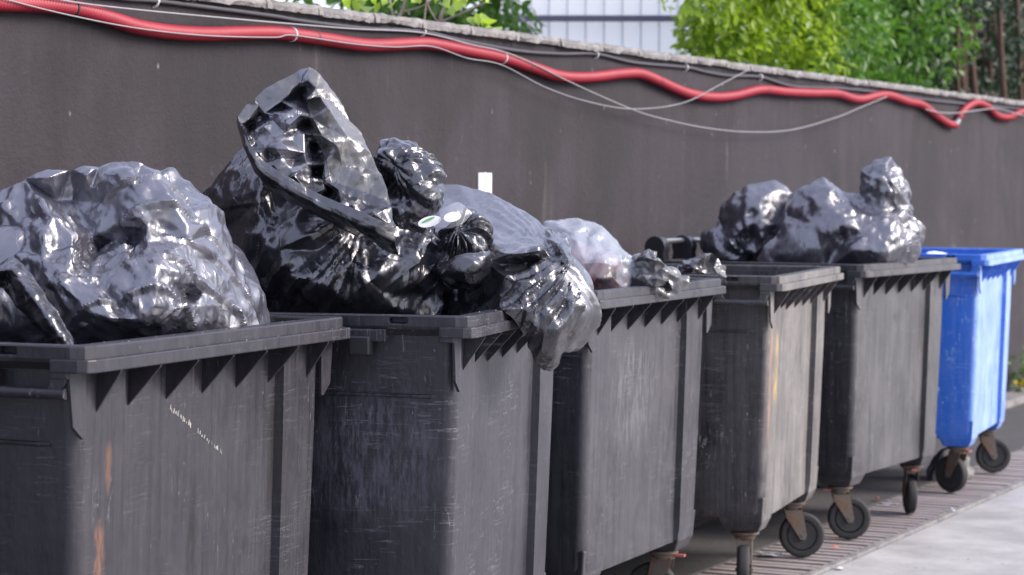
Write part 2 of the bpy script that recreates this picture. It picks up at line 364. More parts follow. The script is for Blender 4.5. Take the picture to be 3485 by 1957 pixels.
# ------------------------------------------------------------------ red hose, cable, wires on the wall
def wallpath(px, off, n=8): return bez([onwall(x, y, off) for x, y in px], n)
def resample(P, step):
    out = [P[0]]; acc = 0
    for a, b in zip(P[:-1], P[1:]):
        L_ = (b-a).length; t = step-acc
        while t <= L_: out.append(a+(b-a)*(t/L_)); t += step
        acc = (acc+L_) % step
    return out
def hose(px, name, label, r=.0255):
    P = resample(wallpath(px, .032, 16), .0037); rad = [r+.0019*(1, .6, -1, -1)[k % 4] for k in range(len(P))]
    root = empty(name, P[0]); tag(root, label, 'hose')
    t = MB().tube([p-P[0] for p in P], rad, 14).build('tube', M['hose'], root, 60); return root, P
H1 = [(-150, -14), (-70, -2), (0, 12), (120, 15), (250, 29), (360, 58), (466, 91), (580, 109), (699, 116), (815, 113), (932, 112), (1020, 121), (1101, 133), (1252, 154), (1404, 149), (1470, 150), (1606, 175), (1707, 196), (1807, 228), (1908, 260), (2009, 263), (2110, 252), (2176, 251), (2236, 273), (2290, 298), (2350, 320), (2424, 331), (2499, 326), (2589, 306), (2674, 313), (2760, 317), (2848, 319), (2923, 338), (3013, 323), (3088, 345), (3138, 357), (3188, 394), (3225, 419), (3252, 426)]
H2 = [(3260, 404), (3275, 381), (3297, 361), (3327, 350), (3362, 364), (3397, 394), (3437, 398), (3485, 379), (3560, 371), (3640, 402), (3700, 405)]
hz, HP = hose(H1, 'corrugated_hose', 'long red corrugated hose strung in waves along the dark wall')
hz2, HP2 = hose(H2, 'corrugated_hose', 'short length of red hose past the break, at the far right')
def ring_on(P, px, root, name, mat, w=.004, r=.0283):
    k = min(range(1, len(P)-1), key=lambda i: abs((P[i]-CAMP).x/(P[i]-CAMP).y*FPX+IMW/2-px))
    t = (P[k+1]-P[k-1]).normalized(); o = MB().tube([P[k]-P[0]-t*w, P[k]-P[0]+t*w], [r, r], 16).build(name, mat, root, 60)
for px in (250, 1068, 1792, 2234, 2600, 2850, 3360): ring_on(HP if px < 3250 else HP2, px, hz if px < 3250 else hz2, 'strap', M['tie'], .0035)
for px in (1705, 990): ring_on(HP, px, hz, 'clip', M['clip'], .003)
jn = MB().tube([onwall(3240, 424, .032), onwall(3254, 421, .034), onwall(3264, 402, .034)], [.021, .023, .02], 14).build('hose_connector', M['steel'], None, 50)
tag(jn, 'grey metal connector where the red hose is broken, near the far end of the wall', 'connector')
def line(name, px, off, r, mat, label, cat, n=8):
    P = wallpath(px, off, n); root = P[0].copy(); m = MB().tube([p-root for p in P], r, 8).build(name, mat, None, 60); m.location = root; tag(m, label, cat); return m
cab = line('cable', [(300, -22), (430, -4), (531, 3), (699, 24), (932, 55), (1000, 67), (1110, 82), (1252, 97), (1439, 107), (1555, 134), (1757, 172), (1908, 183), (2030, 184), (2161, 213), (2335, 229), (2400, 244), (2479, 257), (2589, 262), (2700, 294), (2850, 300), (3000, 316), (3200, 345), (3485, 372), (3600, 390)], .014, .0085, M['cable'], 'black cable clipped to the wall just under the coping', 'cable')
for px, py in ((531, 5), (1440, 107), (2030, 185), (2335, 229), (2589, 262)):
    p = onwall(px, py, .012); o = MB().tube([p-WN*.014+Vector((0, 0, .014)), p+WN*.004+Vector((0, 0, .013)), p+WN*.013, p+WN*.004-Vector((0, 0, .014)), p-WN*.014-Vector((0, 0, .02))], .0045, 8).build('cable_clip', M['clip'], None, 60)
    o.parent = cab; o.matrix_parent_inverse = Matrix.Translation(-cab.location)
line('wire', [(120, -20), (256, 8), (466, 33), (792, 64), (1000, 82), (1200, 98), (1434, 111), (1606, 152), (1700, 172), (1793, 207), (1959, 288), (2146, 370), (2250, 403), (2400, 435), (2549, 449), (2699, 441), (2848, 399), (2930, 365), (3018, 329)], .062, .0031, M['wire'], 'pale wire that leaves the hose and sags in one long loop across the wall', 'wire')
line('wire', [(-60, -30), (28, 0), (233, 51), (466, 96), (699, 121), (932, 127), (997, 120), (1200, 149), (1340, 160), (1469, 158), (1590, 198), (1707, 221), (1858, 298), (2009, 348), (2161, 371), (2325, 350), (2449, 289), (2544, 239)], .064, .0026, M['wire'], 'thin grey wire under the hose, rising to the coping at mid wall', 'wire')
line('wire', [(3150, 372), (3200, 383), (3260, 384), (3330, 375), (3400, 370), (3480, 392), (3560, 398)], .07, .004, M['wire'], 'short pale wire crossing the broken hose at the far right', 'wire')
# small notice plate on the wall
A, B_ = onwall(1624, 588, 0), onwall(1669, 588, 0); pw = (B_-A).length; ph = .165
pl = empty('notice_plate', A, RZ); tag(pl, 'small white notice plate fixed to the dark wall behind the bags', 'sign')
MB().box((0, -.008, -ph), (pw, -.001, 0)).build('plate', M['plate'], pl, 0, .001)
rr = random.Random(4)
for q in range(7):
    z = -ph*(.27+.075*q); a = pw*(.14+.14*rr.random()); b = pw*(.6+.27*rr.random())
    MB().box((a, -.0092, z-ph*.009), (b, -.0075, z+ph*.009)).build('text_line', M['ink'], pl, 0)
for z in (-.06, -.56): MB().lathe([(.001, -.004), (.009, -.003), (.012, .0), (.012, .003)], 12, Matrix.Translation((pw*.52, -.009, z*ph)) @ Matrix.Rotation(R(90), 4, 'Z')).build('bolt', M['plate'], pl)

# ================================================================== BINS
L, D, ZT, ZB = 1.37, 1.10, 1.288, 1.229
def outline(ins, rad, rec=0.0, n=6, rec_back=0.0):
    u0, u1, v0, v1 = ins, L-ins, ins, D-ins; pts = []
    def arc(cx, cy, a0):
        for k in range(n+1):
            a = R(a0+90*k/n); pts.append((cx+rad*math.cos(a), cy+rad*math.sin(a)))
    arc(u0+rad, v0+rad, 180)
    g0, g1 = .275, 1.085
    pts.extend([(g0, v0), (g0+.008, v0+rec), (.5, v0+rec), (.68, v0+rec), (.9, v0+rec), (g1-.004, v0+rec), (g1, v0)])
    arc(u1-rad, v0+rad, 270); pts.append((u1, D*.35)); pts.append((u1, D*.65))
    arc(u1-rad, v1-rad, 0); pts.append((L*.65, v1)); pts.append((L*.35, v1))
    arc(u0+rad, v1-rad, 90); pts.append((u0, D*.65)); pts.append((u0, D*.35))
    return pts
def chamf(ins, ch):
    a, b, c, d = ins, L-ins, ins, D-ins; q = max(.008, ch-ins*.6)
    return [(a, c+q), (a+q*.3, c+q*.3), (a+q, c), (b-q, c), (b-q*.3, c+q*.3), (b, c+q), (b, d-q), (b-q*.3, d-q*.3), (b-q, d), (a+q, d), (a+q*.3, d-q*.3), (a, d-q)]
def body_mesh(seed):
    rr = random.Random(seed); m = MB()
    lv = [(1.262, .068, .034, .022), (1.0, .073, .034, .024), (.7, .082, .035, .024), (.45, .09, .036, .024), (.345, .094, .038, .022), (.315, .100, .04, .016), (.298, .118, .04, .0)]
    rings = []
    for z, i_, r_, rc in lv: rings.append([(x, y, z) for x, y in outline(i_, r_, rc)])
    inner = [(z, i_+.008, r_-.004, rc) for z, i_, r_, rc in lv[:-2]]+[(.33, .12, .04, .015)]
    m.loft(rings[::-1]+[[(x, y, z) for x, y in outline(i_, r_, rc)] for z, i_, r_, rc in inner], True, True, True)
    return m
def wheel_parts():
    tyre = [(.070, -.020), (.088, -.024), (.096, -.021), (.1, -.012), (.1, .012), (.096, .021), (.088, .024), (.070, .020)]
    hub = [(.008, -.026), (.02, -.026), (.022, -.014), (.055, -.012), (.062, -.02), (.071, -.02), (.071, .02), (.062, .02), (.055, .012), (.022, .014), (.02, .026), (.008, .026)]
    t = MB().lathe(tyre, 28).mesh('tyre'); smooth_mesh(t, 50); t.materials.append(M['rubber'])
    h = MB().lathe(hub, 20)
    for k in range(5):                      # webs between hub and rim
        a = 2*math.pi*k/5; c, s_ = math.cos(a), math.sin(a)
        pts = [(.018, -.006), (.062, -.006), (.062, .006), (.018, .006)]
        h.add([(x, p*c-q_*s_, p*s_+q_*c) for x in (-.018, .018) for p, q_ in pts], [(3, 2, 1, 0), (4, 5, 6, 7), (0, 1, 5, 4), (1, 2, 6, 5), (2, 3, 7, 6), (3, 0, 4, 7)])
    h = h.mesh('hub'); smooth_mesh(h, 35); h.materials.append(M['hub'])
    f = MB()
    f.lathe([(.03, -.004), (.058, -.004), (.058, .006), (.045, .012), (.042, .022), (.036, .03)], 20, Matrix.Translation((0, 0, .246)) @ Matrix.Rotation(R(90), 4, 'Y'))
    for sg in (-1, 1):                      # the two fork blades, swept back to the axle
        x0, x1 = sg*.027, sg*.031
        poly = [(-.04, .222), (.036, .222), (.044, .2), (.062, .1), (.054, .08), (.032, .082), (.022, .1), (-.03, .18)]
        f.prism([(a, b) for a, b in poly], 'x', min(x0, x1), max(x0, x1))
    f.box((-.031, -.036, .214), (.031, .036, .224))
    f.lathe([(.006, -.036), (.006, .036)], 10, Matrix.Translation((0, .042, .1)))
    f = f.mesh('caster'); smooth_mesh(f, 35); f.materials.append(M['rusty'])
    p = MB().box((-.014, -.085, .228), (.014, -.03, .236)).mesh('pedal'); p.materials.append(M['pink'])
    return f, t, h, p
WM = wheel_parts()
def caster(parent, x, y, ang):
    c = obj('caster', WM[0], parent); c.location = (x, y, 0); c.rotation_euler = (0, 0, ang)
    for me in WM[1:3]:
        o = obj(me.name, me, c); o.location = (0, .042, .1); o.rotation_euler = (rnd.uniform(0, 6), 0, 0)
    obj('pedal', WM[3], c)
def make_bin(name, label, group, x, y, ang, mat, casters, near_handle=True, seed=0, hinge=False):
    root = empty(name, (x, y, 0), math.pi/2-R(ang)); tag(root, label, 'bin', group)
    bo = body_mesh(seed).build('body', mat, root, 30)
    # rim: upper lip all round
    prof = [(.050, ZB+.02), (.016, ZB+.02), (.012, ZB+.03), (.012, ZT-.004), (.016, ZT), (.062, ZT), (.066, ZT-.006), (.068, ZB+.0)]
    rings = [[(a, b, z) for a, b in chamf(i_, .05)] for i_, z in prof]
    rm = MB().loft(rings+[rings[0]])
    me = rm.mesh('rim'); bm = bmesh.new(); bm.from_mesh(me); bmesh.ops.remove_doubles(bm, verts=bm.verts, dist=1e-5); bmesh.ops.recalc_face_normals(bm, faces=bm.faces); bm.to_mesh(me); bm.free()
    me.materials.append(mat); rim = obj('rim', me, root)
    # slots through the end lips
    cut = MB()
    for u in (0, L):
        for v in (.215, D-.215):
            sl_ = [(v+.018*sgn+.0085*math.cos(a+(0 if sgn > 0 else math.pi)), ZT-.014+.0085*math.sin(a+(0 if sgn > 0 else math.pi))) for sgn in (1, -1) for a in [R(-90+30*k_) for k_ in range(7)]]
            cut.prism(sl_, 'x', u-.02, u+.045 if u == 0 else u+.02) if u == 0 else cut.prism(sl_, 'x', u-.045, u+.02)
    co_ = obj('cutter', cut.mesh('cutter')); md = rim.modifiers.new('b', 'BOOLEAN'); md.object = co_; md.solver = 'EXACT'; md.operation = 'DIFFERENCE'
    co_.parent = root
    bpy.context.view_layer.update()
    dg = bpy.context.evaluated_depsgraph_get(); nm = bpy.data.meshes.new_from_object(rim.evaluated_get(dg)); rim.modifiers.clear(); rim.data = nm; nm.name = 'rim'
    bpy.data.objects.remove(co_); nm.materials.clear(); nm.materials.append(mat); nm.polygons.foreach_set('use_smooth', [False]*len(nm.polygons))
    bv = rim.modifiers.new('bevel', 'BEVEL'); bv.width = .0025; bv.segments = 2; bv.limit_method = 'ANGLE'; bv.angle_limit = R(50)
    # lower lip: front and back bars that turn the corners, and the end blocks between the hand holes
    for back in (0, 1):
        poly = [(0, .1), (0, .03), (.009, .009), (.03, 0), (L-.03, 0), (L-.009, .009), (L, .03), (L, .1), (L-.05, .1), (L-.05, .064), (.05, .064), (.05, .1)]
        if back: poly = [(a, D-b) for a, b in poly][::-1]
        MB().prism(poly, 'z', ZB, ZB+.0295).build('lower_lip', mat, root, 0, .003)
    for u, sg in ((0, 1), (L, -1)):
        lo, hi = (u, u+.05) if sg > 0 else (u-.05, u)
        MB().box((lo+.002, .27, ZB-.012), (hi-.002, D-.27, ZB+.021)).build('end_block', mat, root, 0, .004)
        MB().lathe([(.001, 0), (.02, .002), (.021, .03), (.017, .05), (.001, .052)], 16, Matrix.Translation((u-sg*.03, D/2, ZB-.03)) @ Matrix.Rotation(0 if sg > 0 else math.pi, 4, 'Z')).build('trunnion', M['steel'], root)
        MB().box((u-sg*.012 if sg > 0 else u-.03, .29, ZB-.05), (u+.03 if sg > 0 else u+.012, .35, ZB+.002)).build('lifting_block', M['dark'], root, 0, .005)
        for v in (.175, D-.175):            # hand hole: two legs and a round bar
            vis = near_handle or sg < 0 or v > .5
            leg = [( -.075, ZB+.021), (-.112, ZB+.021), (-.118, ZB-.013), (-.076, ZB-.013)]
            for s_ in (-1, 1):
                MB().prism([(v+s_*a, z) for a, z in leg], 'x', lo+.003 if sg > 0 else hi-.022, lo+.022 if sg > 0 else hi-.003).build('handle_leg', mat, root, 0, .002)
            uc = lo+.014 if sg > 0 else hi-.014
            if vis:
                h = MB().tube([(uc, v+t, ZB-.046) for t in (-.108, -.05, 0, .05, .108)], .0125, 12)
                for s_ in (-1, 1):
                    h.loft([[(uc-.008, v+s_*a, z), (uc+.008, v+s_*a, z), (uc+.008, v+s_*(a+.034), z+.001), (uc-.008, v+s_*(a+.034), z+.001)] for a, z in ((.077, ZB-.012), (.075, ZB-.022), (.068, ZB-.034), (.060, ZB-.044))], True, True, True)
                h.build('handle', mat, root, 35)
    # ribs under the front and back lips
    for k_ in range(7):
        u = .15+.1785*k_; fv = .0705+(.022 if .28 < u < 1.08 else 0)
        rb = MB(); poly = [(fv+.012, ZB-.098), (fv+.0005, ZB-.098), (.008, ZB-.006), (.006, ZB+.004), (fv+.012, ZB+.004)]
        rb.prism(poly, 'x', u-.0035, u+.0035).build('rib', mat, root, 0, .001)
        MB().prism([(D-a, z) for a, z in poly][::-1], 'x', u-.0035, u+.0035).build('rib', mat, root, 0)
    for sg, u in ((1, .0), (-1, L)):
        for v in (.062, D-.062):
            poly = [(u+sg*.084, ZB-.15), (u+sg*.07, ZB-.15), (u+sg*.03, ZB-.12), (u+sg*.018, ZB-.03), (u+sg*.014, ZB+.004), (u+sg*.084, ZB+.004)]
            MB().prism(poly, 'y', v-.004, v+.004).build('gusset', mat, root, 0, .001)
        # moulded ridge on the end panel
        e = lambda z: .068+.022*(1.262-z)/.8-.002
        path = [(v, z) for v, z in [(.69, .36), (.69, .7), (.69, .98), (.672, 1.035), (.63, 1.062), (.56, 1.068), (.3, 1.066), (.14, 1.064)]]
        P3 = [(u+sg*e(z), v, z) for v, z in [(p.x, p.y) for p in bez([(a, b, 0) for a, b in path], 4)]]
        MB().tube(P3, .006, 6).build('panel_ridge', mat, root, 60)
    # corner feet and casters
    for k_, (px_, py_) in enumerate([(.19, .19), (L-.19, .19), (L-.19, D-.19), (.19, D-.19)]):
        t, b = .097, .07
        ring = lambda hw, z: [(px_-hw, py_-hw, z), (px_+hw, py_-hw, z), (px_+hw, py_+hw, z), (px_-hw, py_+hw, z)]
        MB().loft([ring(b, .256), ring(t*.92, .30), ring(t, .40)], True, True, True).build('foot', mat, root, 0, .006)
        caster(root, px_, py_, R(casters[k_]))
    # hinge on the back edge
    if not hinge: return root
    for u in (.04, .35, 1.02, 1.32):
        poly = [(D-.03+.055*math.cos(a), ZT+.06+.055*math.sin(a)) for a in [R(-30+20*q_) for q_ in range(13)]]+[(D-.085, ZB+.03), (D+.03, ZB+.03)]
        MB().prism(poly, 'x', u-.03, u+.03).build('hinge_bracket', M['dark'], root, 40, .004)
    MB().tube([(.05, D-.03, ZT+.088), (.7, D-.03, ZT+.088), (1.32, D-.03, ZT+.088)], .014, 12).build('hinge_bar', M['steel'], root)
    return root
GB = 'wheeled bins in a row along the wall'
BINS = [(-.911, 5.201, 20.94), (-.101, 6.468, 13.9), (.299, 8.041, 22.95), (1.069, 9.479, 17.73), (1.610, 10.957, 28.68), (2.514, 12.694, 19.72)]
BL = ['black bin nearest the camera, rust stained, with a white diagonal scrape on its front',
      'scratched black bin missing its near handle, under the biggest pile of black bags',
      'black bin with clear torn plastic hanging over its front lip',
      'dusty beige-fronted black bin with nothing piled above its rim',
      'grey-black bin beside the blue one, heaped with knotted black bags',
      'blue bin at the far end of the row']
CA = [(20, 40, 10, 60), (30, 70, 200, 20), (20, 5, 100, 60), (100, 198, 40, 80), (209, 299, 10, 70), (330, 200, 30, 60)]
bins = []
for i, (x, y, a) in enumerate(BINS):
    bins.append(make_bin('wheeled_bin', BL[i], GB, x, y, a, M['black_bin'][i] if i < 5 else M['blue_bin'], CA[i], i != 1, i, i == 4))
def inbin(i, u, v, z): return bins[i].matrix_world @ Vector((u, v, z))

# ================================================================== RUBBISH BAGS
def smin(a, b, k):
    h = np.clip(.5+.5*(b-a)/k, 0, 1); return b*(1-h)+a*h-k*h*(1-h)
class Env:                                   # smooth union of ellipsoids
    def __init__(s, blobs, k):
        s.k = k; s.b = []
        for b in blobs:
            c = np.array(b[0], float); r = np.array(b[1], float); yaw, tilt = (b[2], b[3]) if len(b) > 3 else (0, 0)
            cy, sy, ct, st = math.cos(yaw), math.sin(yaw), math.cos(tilt), math.sin(tilt)
            s.b.append((c, r, np.array([[cy, -sy, 0], [sy, cy, 0], [0, 0, 1]]) @ np.array([[ct, 0, st], [0, 1, 0], [-st, 0, ct]])))
    def d(s, P):
        out = None
        for c, r, Q in s.b:
            q = (P-c) @ Q; k0 = np.linalg.norm(q/r, axis=-1); k1 = np.linalg.norm(q/r**2, axis=-1)
            d = k0*(k0-1)/np.maximum(k1, 1e-6); out = d if out is None else smin(out, d, s.k)
        return out
def octa(n):
    g_ = np.linspace(-1, 1, n); u, v = np.meshgrid(g_, g_, indexing='ij'); z = 1-abs(u)-abs(v); x = u.copy(); y = v.copy(); m = z < 0
    xs = (1-abs(v))*np.where(u >= 0, 1, -1); ys = (1-abs(u))*np.where(v >= 0, 1, -1); x[m] = xs[m]; y[m] = ys[m]
    d = np.stack([x, y, z], -1); return d/np.linalg.norm(d, axis=-1, keepdims=True)
def trace(env, c, Dr, Rm):
    t = np.full(Dr.shape[:-1], Rm)
    for _ in range(60): t = np.maximum(t-np.maximum(env.d(c+Dr*t[..., None]), 0)*.8, .02)
    return c+Dr*t[..., None]
def vnoise(P, f, rng):
    o = 0
    for _ in range(6): o = o+np.sin(P @ (rng.normal(size=3)*f)+rng.uniform(0, 6.28))
    return o/1.73
def gnormals(P):
    n = np.cross(np.gradient(P, axis=0), np.gradient(P, axis=1)); return n/np.maximum(np.linalg.norm(n, axis=-1, keepdims=True), 1e-12)
def tri(x): return 4*np.abs(x/(2*math.pi) % 1-.5)-1
def gsmooth(P, n):
    for _ in range(n):
        Q = P.copy(); Q[1:-1, 1:-1] = .5*P[1:-1, 1:-1]+.125*(P[:-2, 1:-1]+P[2:, 1:-1]+P[1:-1, :-2]+P[1:-1, 2:]); P = Q
    return P
def rotm(rng):
    q, _ = np.linalg.qr(rng.normal(size=(3, 3))); return q
def plnoise(P, rng):                          # value noise, straight-line interpolated inside tetrahedra: flat facets, sharp creases
    q = np.floor(P); f = P-q; q = q.astype(np.int64); o = np.argsort(-f, axis=-1); fs = np.take_along_axis(f, o, -1)
    s0, s1, s2, s3 = (int(v_) for v_ in rng.integers(1, 2**31, 4))
    def hv(c):
        h = (c[..., 0]*73856093+s1) ^ (c[..., 1]*19349663+s2) ^ (c[..., 2]*83492791+s3)
        h = (h*2654435761+s0) & 0xffffffff; h = ((h ^ (h >> 15))*2246822519) & 0xffffffff; h ^= h >> 13
        return (h & 0xffff)/32767.5-1
    c = q.copy(); v = hv(c); out = v.copy()
    for k_ in range(3):
        np.put_along_axis(c, o[..., k_:k_+1], np.take_along_axis(c, o[..., k_:k_+1], -1)+1, -1)
        w = hv(c); out += (w-v)*fs[..., k_]; v = w
    return out
LAM = ((.21, .16, 1), (.10, .15, 1), (.045, .15, .7), (.02, .11, .5))
def crumple(P, rng, lams=LAM, flow=None):    # folded-foil relief: flat facets of several sizes, patchy at the small end
    h = 0; f_ = np.array(flow[:3]) if flow is not None else None
    for a_, amp, cover in lams:
        for rep in range(2 if a_ < .06 else 1):
            st = np.array([1, 1, rng.uniform(.3, .6)]); Q = rotm(rng)
            m = np.clip((vnoise(P, .42/a_**.75, rng)-.95+1.9*cover)*1.6, 0, 1.25) if cover < 1 else 1.
            X = P if f_ is None else P-f_*(P @ f_)[..., None]*flow[3]
            h = h+1.7*amp*a_*(.75 if rep else 1)*m*plnoise((X @ Q)*st/(a_*(.8 if rep else 1.15))+rng.uniform(0, 50, 3), rng)
    for lam in (.24, .16, .11):     # long straight folds that start and stop
        k_ = rotm(rng)[0]
        if f_ is not None: k_ = k_-f_*(k_ @ f_)*flow[3]
        t = np.abs(tri(P @ k_*2*math.pi/lam+rng.uniform(0, 6.28)+.5*vnoise(P, 7, rng)))
        t = np.maximum(1-t*3.2, 0)             # narrow ridges with flats between
        h = h+.05*lam*rng.choice((-1, 1, 1))*np.clip(-.15+.9*vnoise(P, .8/lam**.6, rng), 0, 1.4)*t*min(1.2, lams[0][1]/.12)
    return h
def pleat(P, kc, ka, n, amp, s0, s1, rng):   # gathers radiating from a tied neck
    kc = np.array(kc, float); ka = np.array(ka, float); ka /= np.linalg.norm(ka)
    q = P-kc; q2 = q-(q @ ka)[..., None]*ka
    b = np.cross(ka, [.3, .5, .81]); b /= np.linalg.norm(b); c = np.cross(ka, b)
    d = np.linalg.norm(q, axis=-1); a = np.arctan2(q2 @ c, q2 @ b); a = a+.25*np.sin(a*3+d*9)+.10*vnoise(P, 9, rng)
    en = np.clip(d/s0, 0, 1)*np.exp(-np.maximum(d-s0, 0)/s1)
    return amp*en*(tri(a*n)*np.clip(.6+.6*vnoise(P, 6, rng), .1, 1.4)+.5*tri(a*n*1.7+1+d*8)*np.clip(.5+vnoise(P, 9, rng), 0, 1))
def grid_faces(a, b, wrap=False):
    i_ = np.arange(a*b).reshape(a, b)
    if wrap: i_ = np.concatenate([i_, i_[:, :1]], 1)
    return np.stack([i_[:-1, :-1], i_[1:, :-1], i_[1:, 1:], i_[:-1, 1:]], -1).reshape(-1, 4)
def pxb(x, y, Y, rx, rz, ry, yaw=0, tilt=0):  # an ellipsoid given where it is seen, its distance and its size in photo pixels
    s_ = Y/FPX; return (tuple(at(x, y, Y)), (rx*s_, ry, rz*s_), yaw, tilt)
def bag_mesh(name, mat, blobs, center, n=260, seed=0, k=.05, lams=LAM, scale=1., knots=(), flow=None, rounds=0, cut=None, hull=30, flat=False):
    rng = np.random.default_rng(seed); env = Env(blobs, k); c = np.array(center, float)
    P = gsmooth(trace(env, c, octa(n), 1.3), 3); nn = gnormals(P)
    if hull:                                   # pull the hull onto flat panels between scattered high points
        nc = hull; Dc = octa(nc); Dc = Dc+rng.normal(size=Dc.shape)*.9/nc; Dc /= np.linalg.norm(Dc, axis=-1, keepdims=True)
        C = trace(env, c, Dc, 1.3); t_ = np.linspace(0, nc-1, n); i_ = np.minimum(t_.astype(int), nc-2); f_ = t_-i_
        fu, fv = f_[:, None, None], f_[None, :, None]; a_, b_, c_, d_ = C[i_][:, i_], C[i_+1][:, i_], C[i_][:, i_+1], C[i_+1][:, i_+1]
        flip = (rng.random((nc, nc)) < .5)[i_][:, i_][..., None]
        T1 = np.where(fu > fv, a_+(b_-a_)*fu+(d_-b_)*fv, a_+(c_-a_)*fv+(d_-c_)*fu)
        T2 = np.where(fu+fv < 1, a_+(b_-a_)*fu+(c_-a_)*fv, d_+(c_-d_)*(1-fu)+(b_-d_)*(1-fv))
        P = P*.25+.75*np.where(flip, T1, T2)
    if ((P-c)*nn).sum() < 0: nn = -nn
    h = crumple(P, rng, lams, flow)*scale
    for kn in knots: h = h+pleat(P, *kn, rng)
    P = gsmooth(P+nn*h[..., None], rounds); V = P.reshape(-1, 3); F = grid_faces(n, n)
    if cut is not None:                        # what lies deep in the bin is not needed
        keep = (V[F, 2] > cut).any(1); F = F[keep]; u, inv = np.unique(F, return_inverse=True); V = V[u]; F = inv.reshape(-1, 4)
    return npmesh(name, V, F, mat, flat)
def put(name, me, parent, base):
    o = obj(name, me, parent); me.transform(Matrix.Translation(-Vector(base))); return o
def sheet_mesh(name, mat, rows, n, m, seed=0, scale=1., lams=LAM, closed=False, rounds=1):
    """a film stretched over rows of control points (each row a list of points), then creased"""
    rng = np.random.default_rng(seed); K_ = [np.array([tuple(p) for p in r], float) for r in rows]
    def cr(A, t, cyc):
        N_ = len(A); i_ = np.floor(t).astype(int); f = (t-i_).reshape((-1,)+(1,)*(A.ndim-1))
        g_ = (lambda j: A[j % N_]) if cyc else (lambda j: A[np.clip(j, 0, N_-1)])
        a, b, c, d = g_(i_-1), g_(i_), g_(i_+1), g_(i_+2)
        return .5*(2*b+(c-a)*f+(2*a-5*b+4*c-d)*f**2+(3*b-a-3*c+d)*f**3)
    A = np.stack(K_); tm = np.linspace(0, A.shape[1]-(0 if closed else 1), m, endpoint=not closed); tm = tm if closed else np.minimum(tm, A.shape[1]-1-1e-6)
    B = np.swapaxes(cr(np.swapaxes(A, 0, 1), tm, closed), 0, 1)
    P = cr(B, np.minimum(np.linspace(0, len(rows)-1, n), len(rows)-1-1e-6), False)
    if closed: Q = np.concatenate([P[:, -1:], P, P[:, :1]], 1); nn = gnormals(Q)[:, 1:-1]
    else: nn = gnormals(P)
    P = P+nn*(crumple(P, rng, lams)*scale)[..., None]
    return npmesh(name, P.reshape(-1, 3), grid_faces(n, m, closed), mat, False)
from mathutils.geometry import delaunay_2d_cdt
def relief(name, mats, rim, inner, Yref, m=14, seed=0, lams=LAM, scale=1., knots=(), soft=2, matfn=None, sharp=22, flow=None):
    """film laid over high and low points: (photo x, y, cm towards the camera); rim is the outline in order"""
    pts = list(rim)+list(inner); n0 = len(rim)
    co_, _, tris, *_r = delaunay_2d_cdt([Vector((p[0], p[1])) for p in pts], [], [list(range(n0))], 1, 1e-3)
    W3 = np.array([tuple(at(p[0], p[1], Yref-p[2]/100)) for p in pts])
    look = {(round(p[0]), round(p[1])): i_ for i_, p in enumerate(pts)}
    T = [[look.get((round(co_[i_].x), round(co_[i_].y)), -1) for i_ in t] for t in tris]; T = [t for t in T if min(t) >= 0]
    bar = [(i_/m, j/m) for i_ in range(m+1) for j in range(m+1-i_)]; idx = {b: k_ for k_, b in enumerate([(round(a*m), round(b*m)) for a, b in bar])}
    sub = []
    for i_ in range(m):
        for j in range(m-i_):
            sub.append((idx[(i_, j)], idx[(i_+1, j)], idx[(i_, j+1)]))
            if i_+j < m-1: sub.append((idx[(i_+1, j)], idx[(i_+1, j+1)], idx[(i_, j+1)]))
    Bm = np.array([(1-a-b, a, b) for a, b in bar]); A = W3[np.array(T)]; V = np.einsum('kb,tbx->tkx', Bm, A).reshape(-1, 3)
    F = (np.array(sub)[None]+(np.arange(len(T))*len(bar))[:, None, None]).reshape(-1, 3); tid = np.repeat(np.arange(len(T)), len(sub))
    _, first, inv = np.unique(np.round(V, 5), axis=0, return_index=True, return_inverse=True); V = V[first]; F = inv.reshape(-1)[F]
    ok = (F[:, 0] != F[:, 1]) & (F[:, 1] != F[:, 2]) & (F[:, 0] != F[:, 2]); F = F[ok]; tid = tid[ok]
    E_ = np.unique(np.sort(np.concatenate([F[:, [0, 1]], F[:, [1, 2]], F[:, [2, 0]]]), axis=1), axis=0); nV = len(V)
    cnt = np.bincount(E_.ravel(), minlength=nV)[:, None]
    def lap(X): return np.stack([np.bincount(E_[:, 0], X[E_[:, 1], q_], nV)+np.bincount(E_[:, 1], X[E_[:, 0], q_], nV) for q_ in range(X.shape[1])], 1)/cnt
    for _ in range(soft): V = .45*V+.55*lap(V)
    def vn(V):
        fn = np.cross(V[F[:, 1]]-V[F[:, 0]], V[F[:, 2]]-V[F[:, 0]]); nn = np.stack([sum(np.bincount(F[:, c_], fn[:, q_], nV) for c_ in range(3)) for q_ in range(3)], 1)
        return nn/np.maximum(np.linalg.norm(nn, axis=1, keepdims=True), 1e-12)
    nn = vn(V)
    for _ in range(12): nn = .4*nn+.6*lap(nn)
    nn /= np.linalg.norm(nn, axis=1, keepdims=True)
    if nn[:, 1].mean() > 0: nn = -nn
    rng = np.random.default_rng(seed); h = crumple(V, rng, lams, flow)*scale
    for kn in knots: h = h+pleat(V, *kn, rng)
    V = V+nn*h[:, None]
    me = npmesh(name, V, F, None)
    for mt in mats: me.materials.append(mt)
    if matfn:
        px2 = np.einsum('kb,tbx->tkx', Bm, np.array([[pts[i_][:2] for i_ in t] for t in T], float)); sf = px2[:, np.array(sub)].mean(2).reshape(-1, 2)[ok]
        mi = np.array([matfn(x_, y_) for x_, y_ in sf], np.int32)
        me.polygons.foreach_set('material_index', mi)
    smooth_mesh(me, sharp); return me
def shrink(bl, f=.9, back=.06): return [((c[0], c[1]+back, c[2]-.015), tuple(x*f for x in r), *rest) for c, r, *rest in bl]
FINE = ((.11, .14, 1), (.045, .16, .7), (.02, .12, .5))
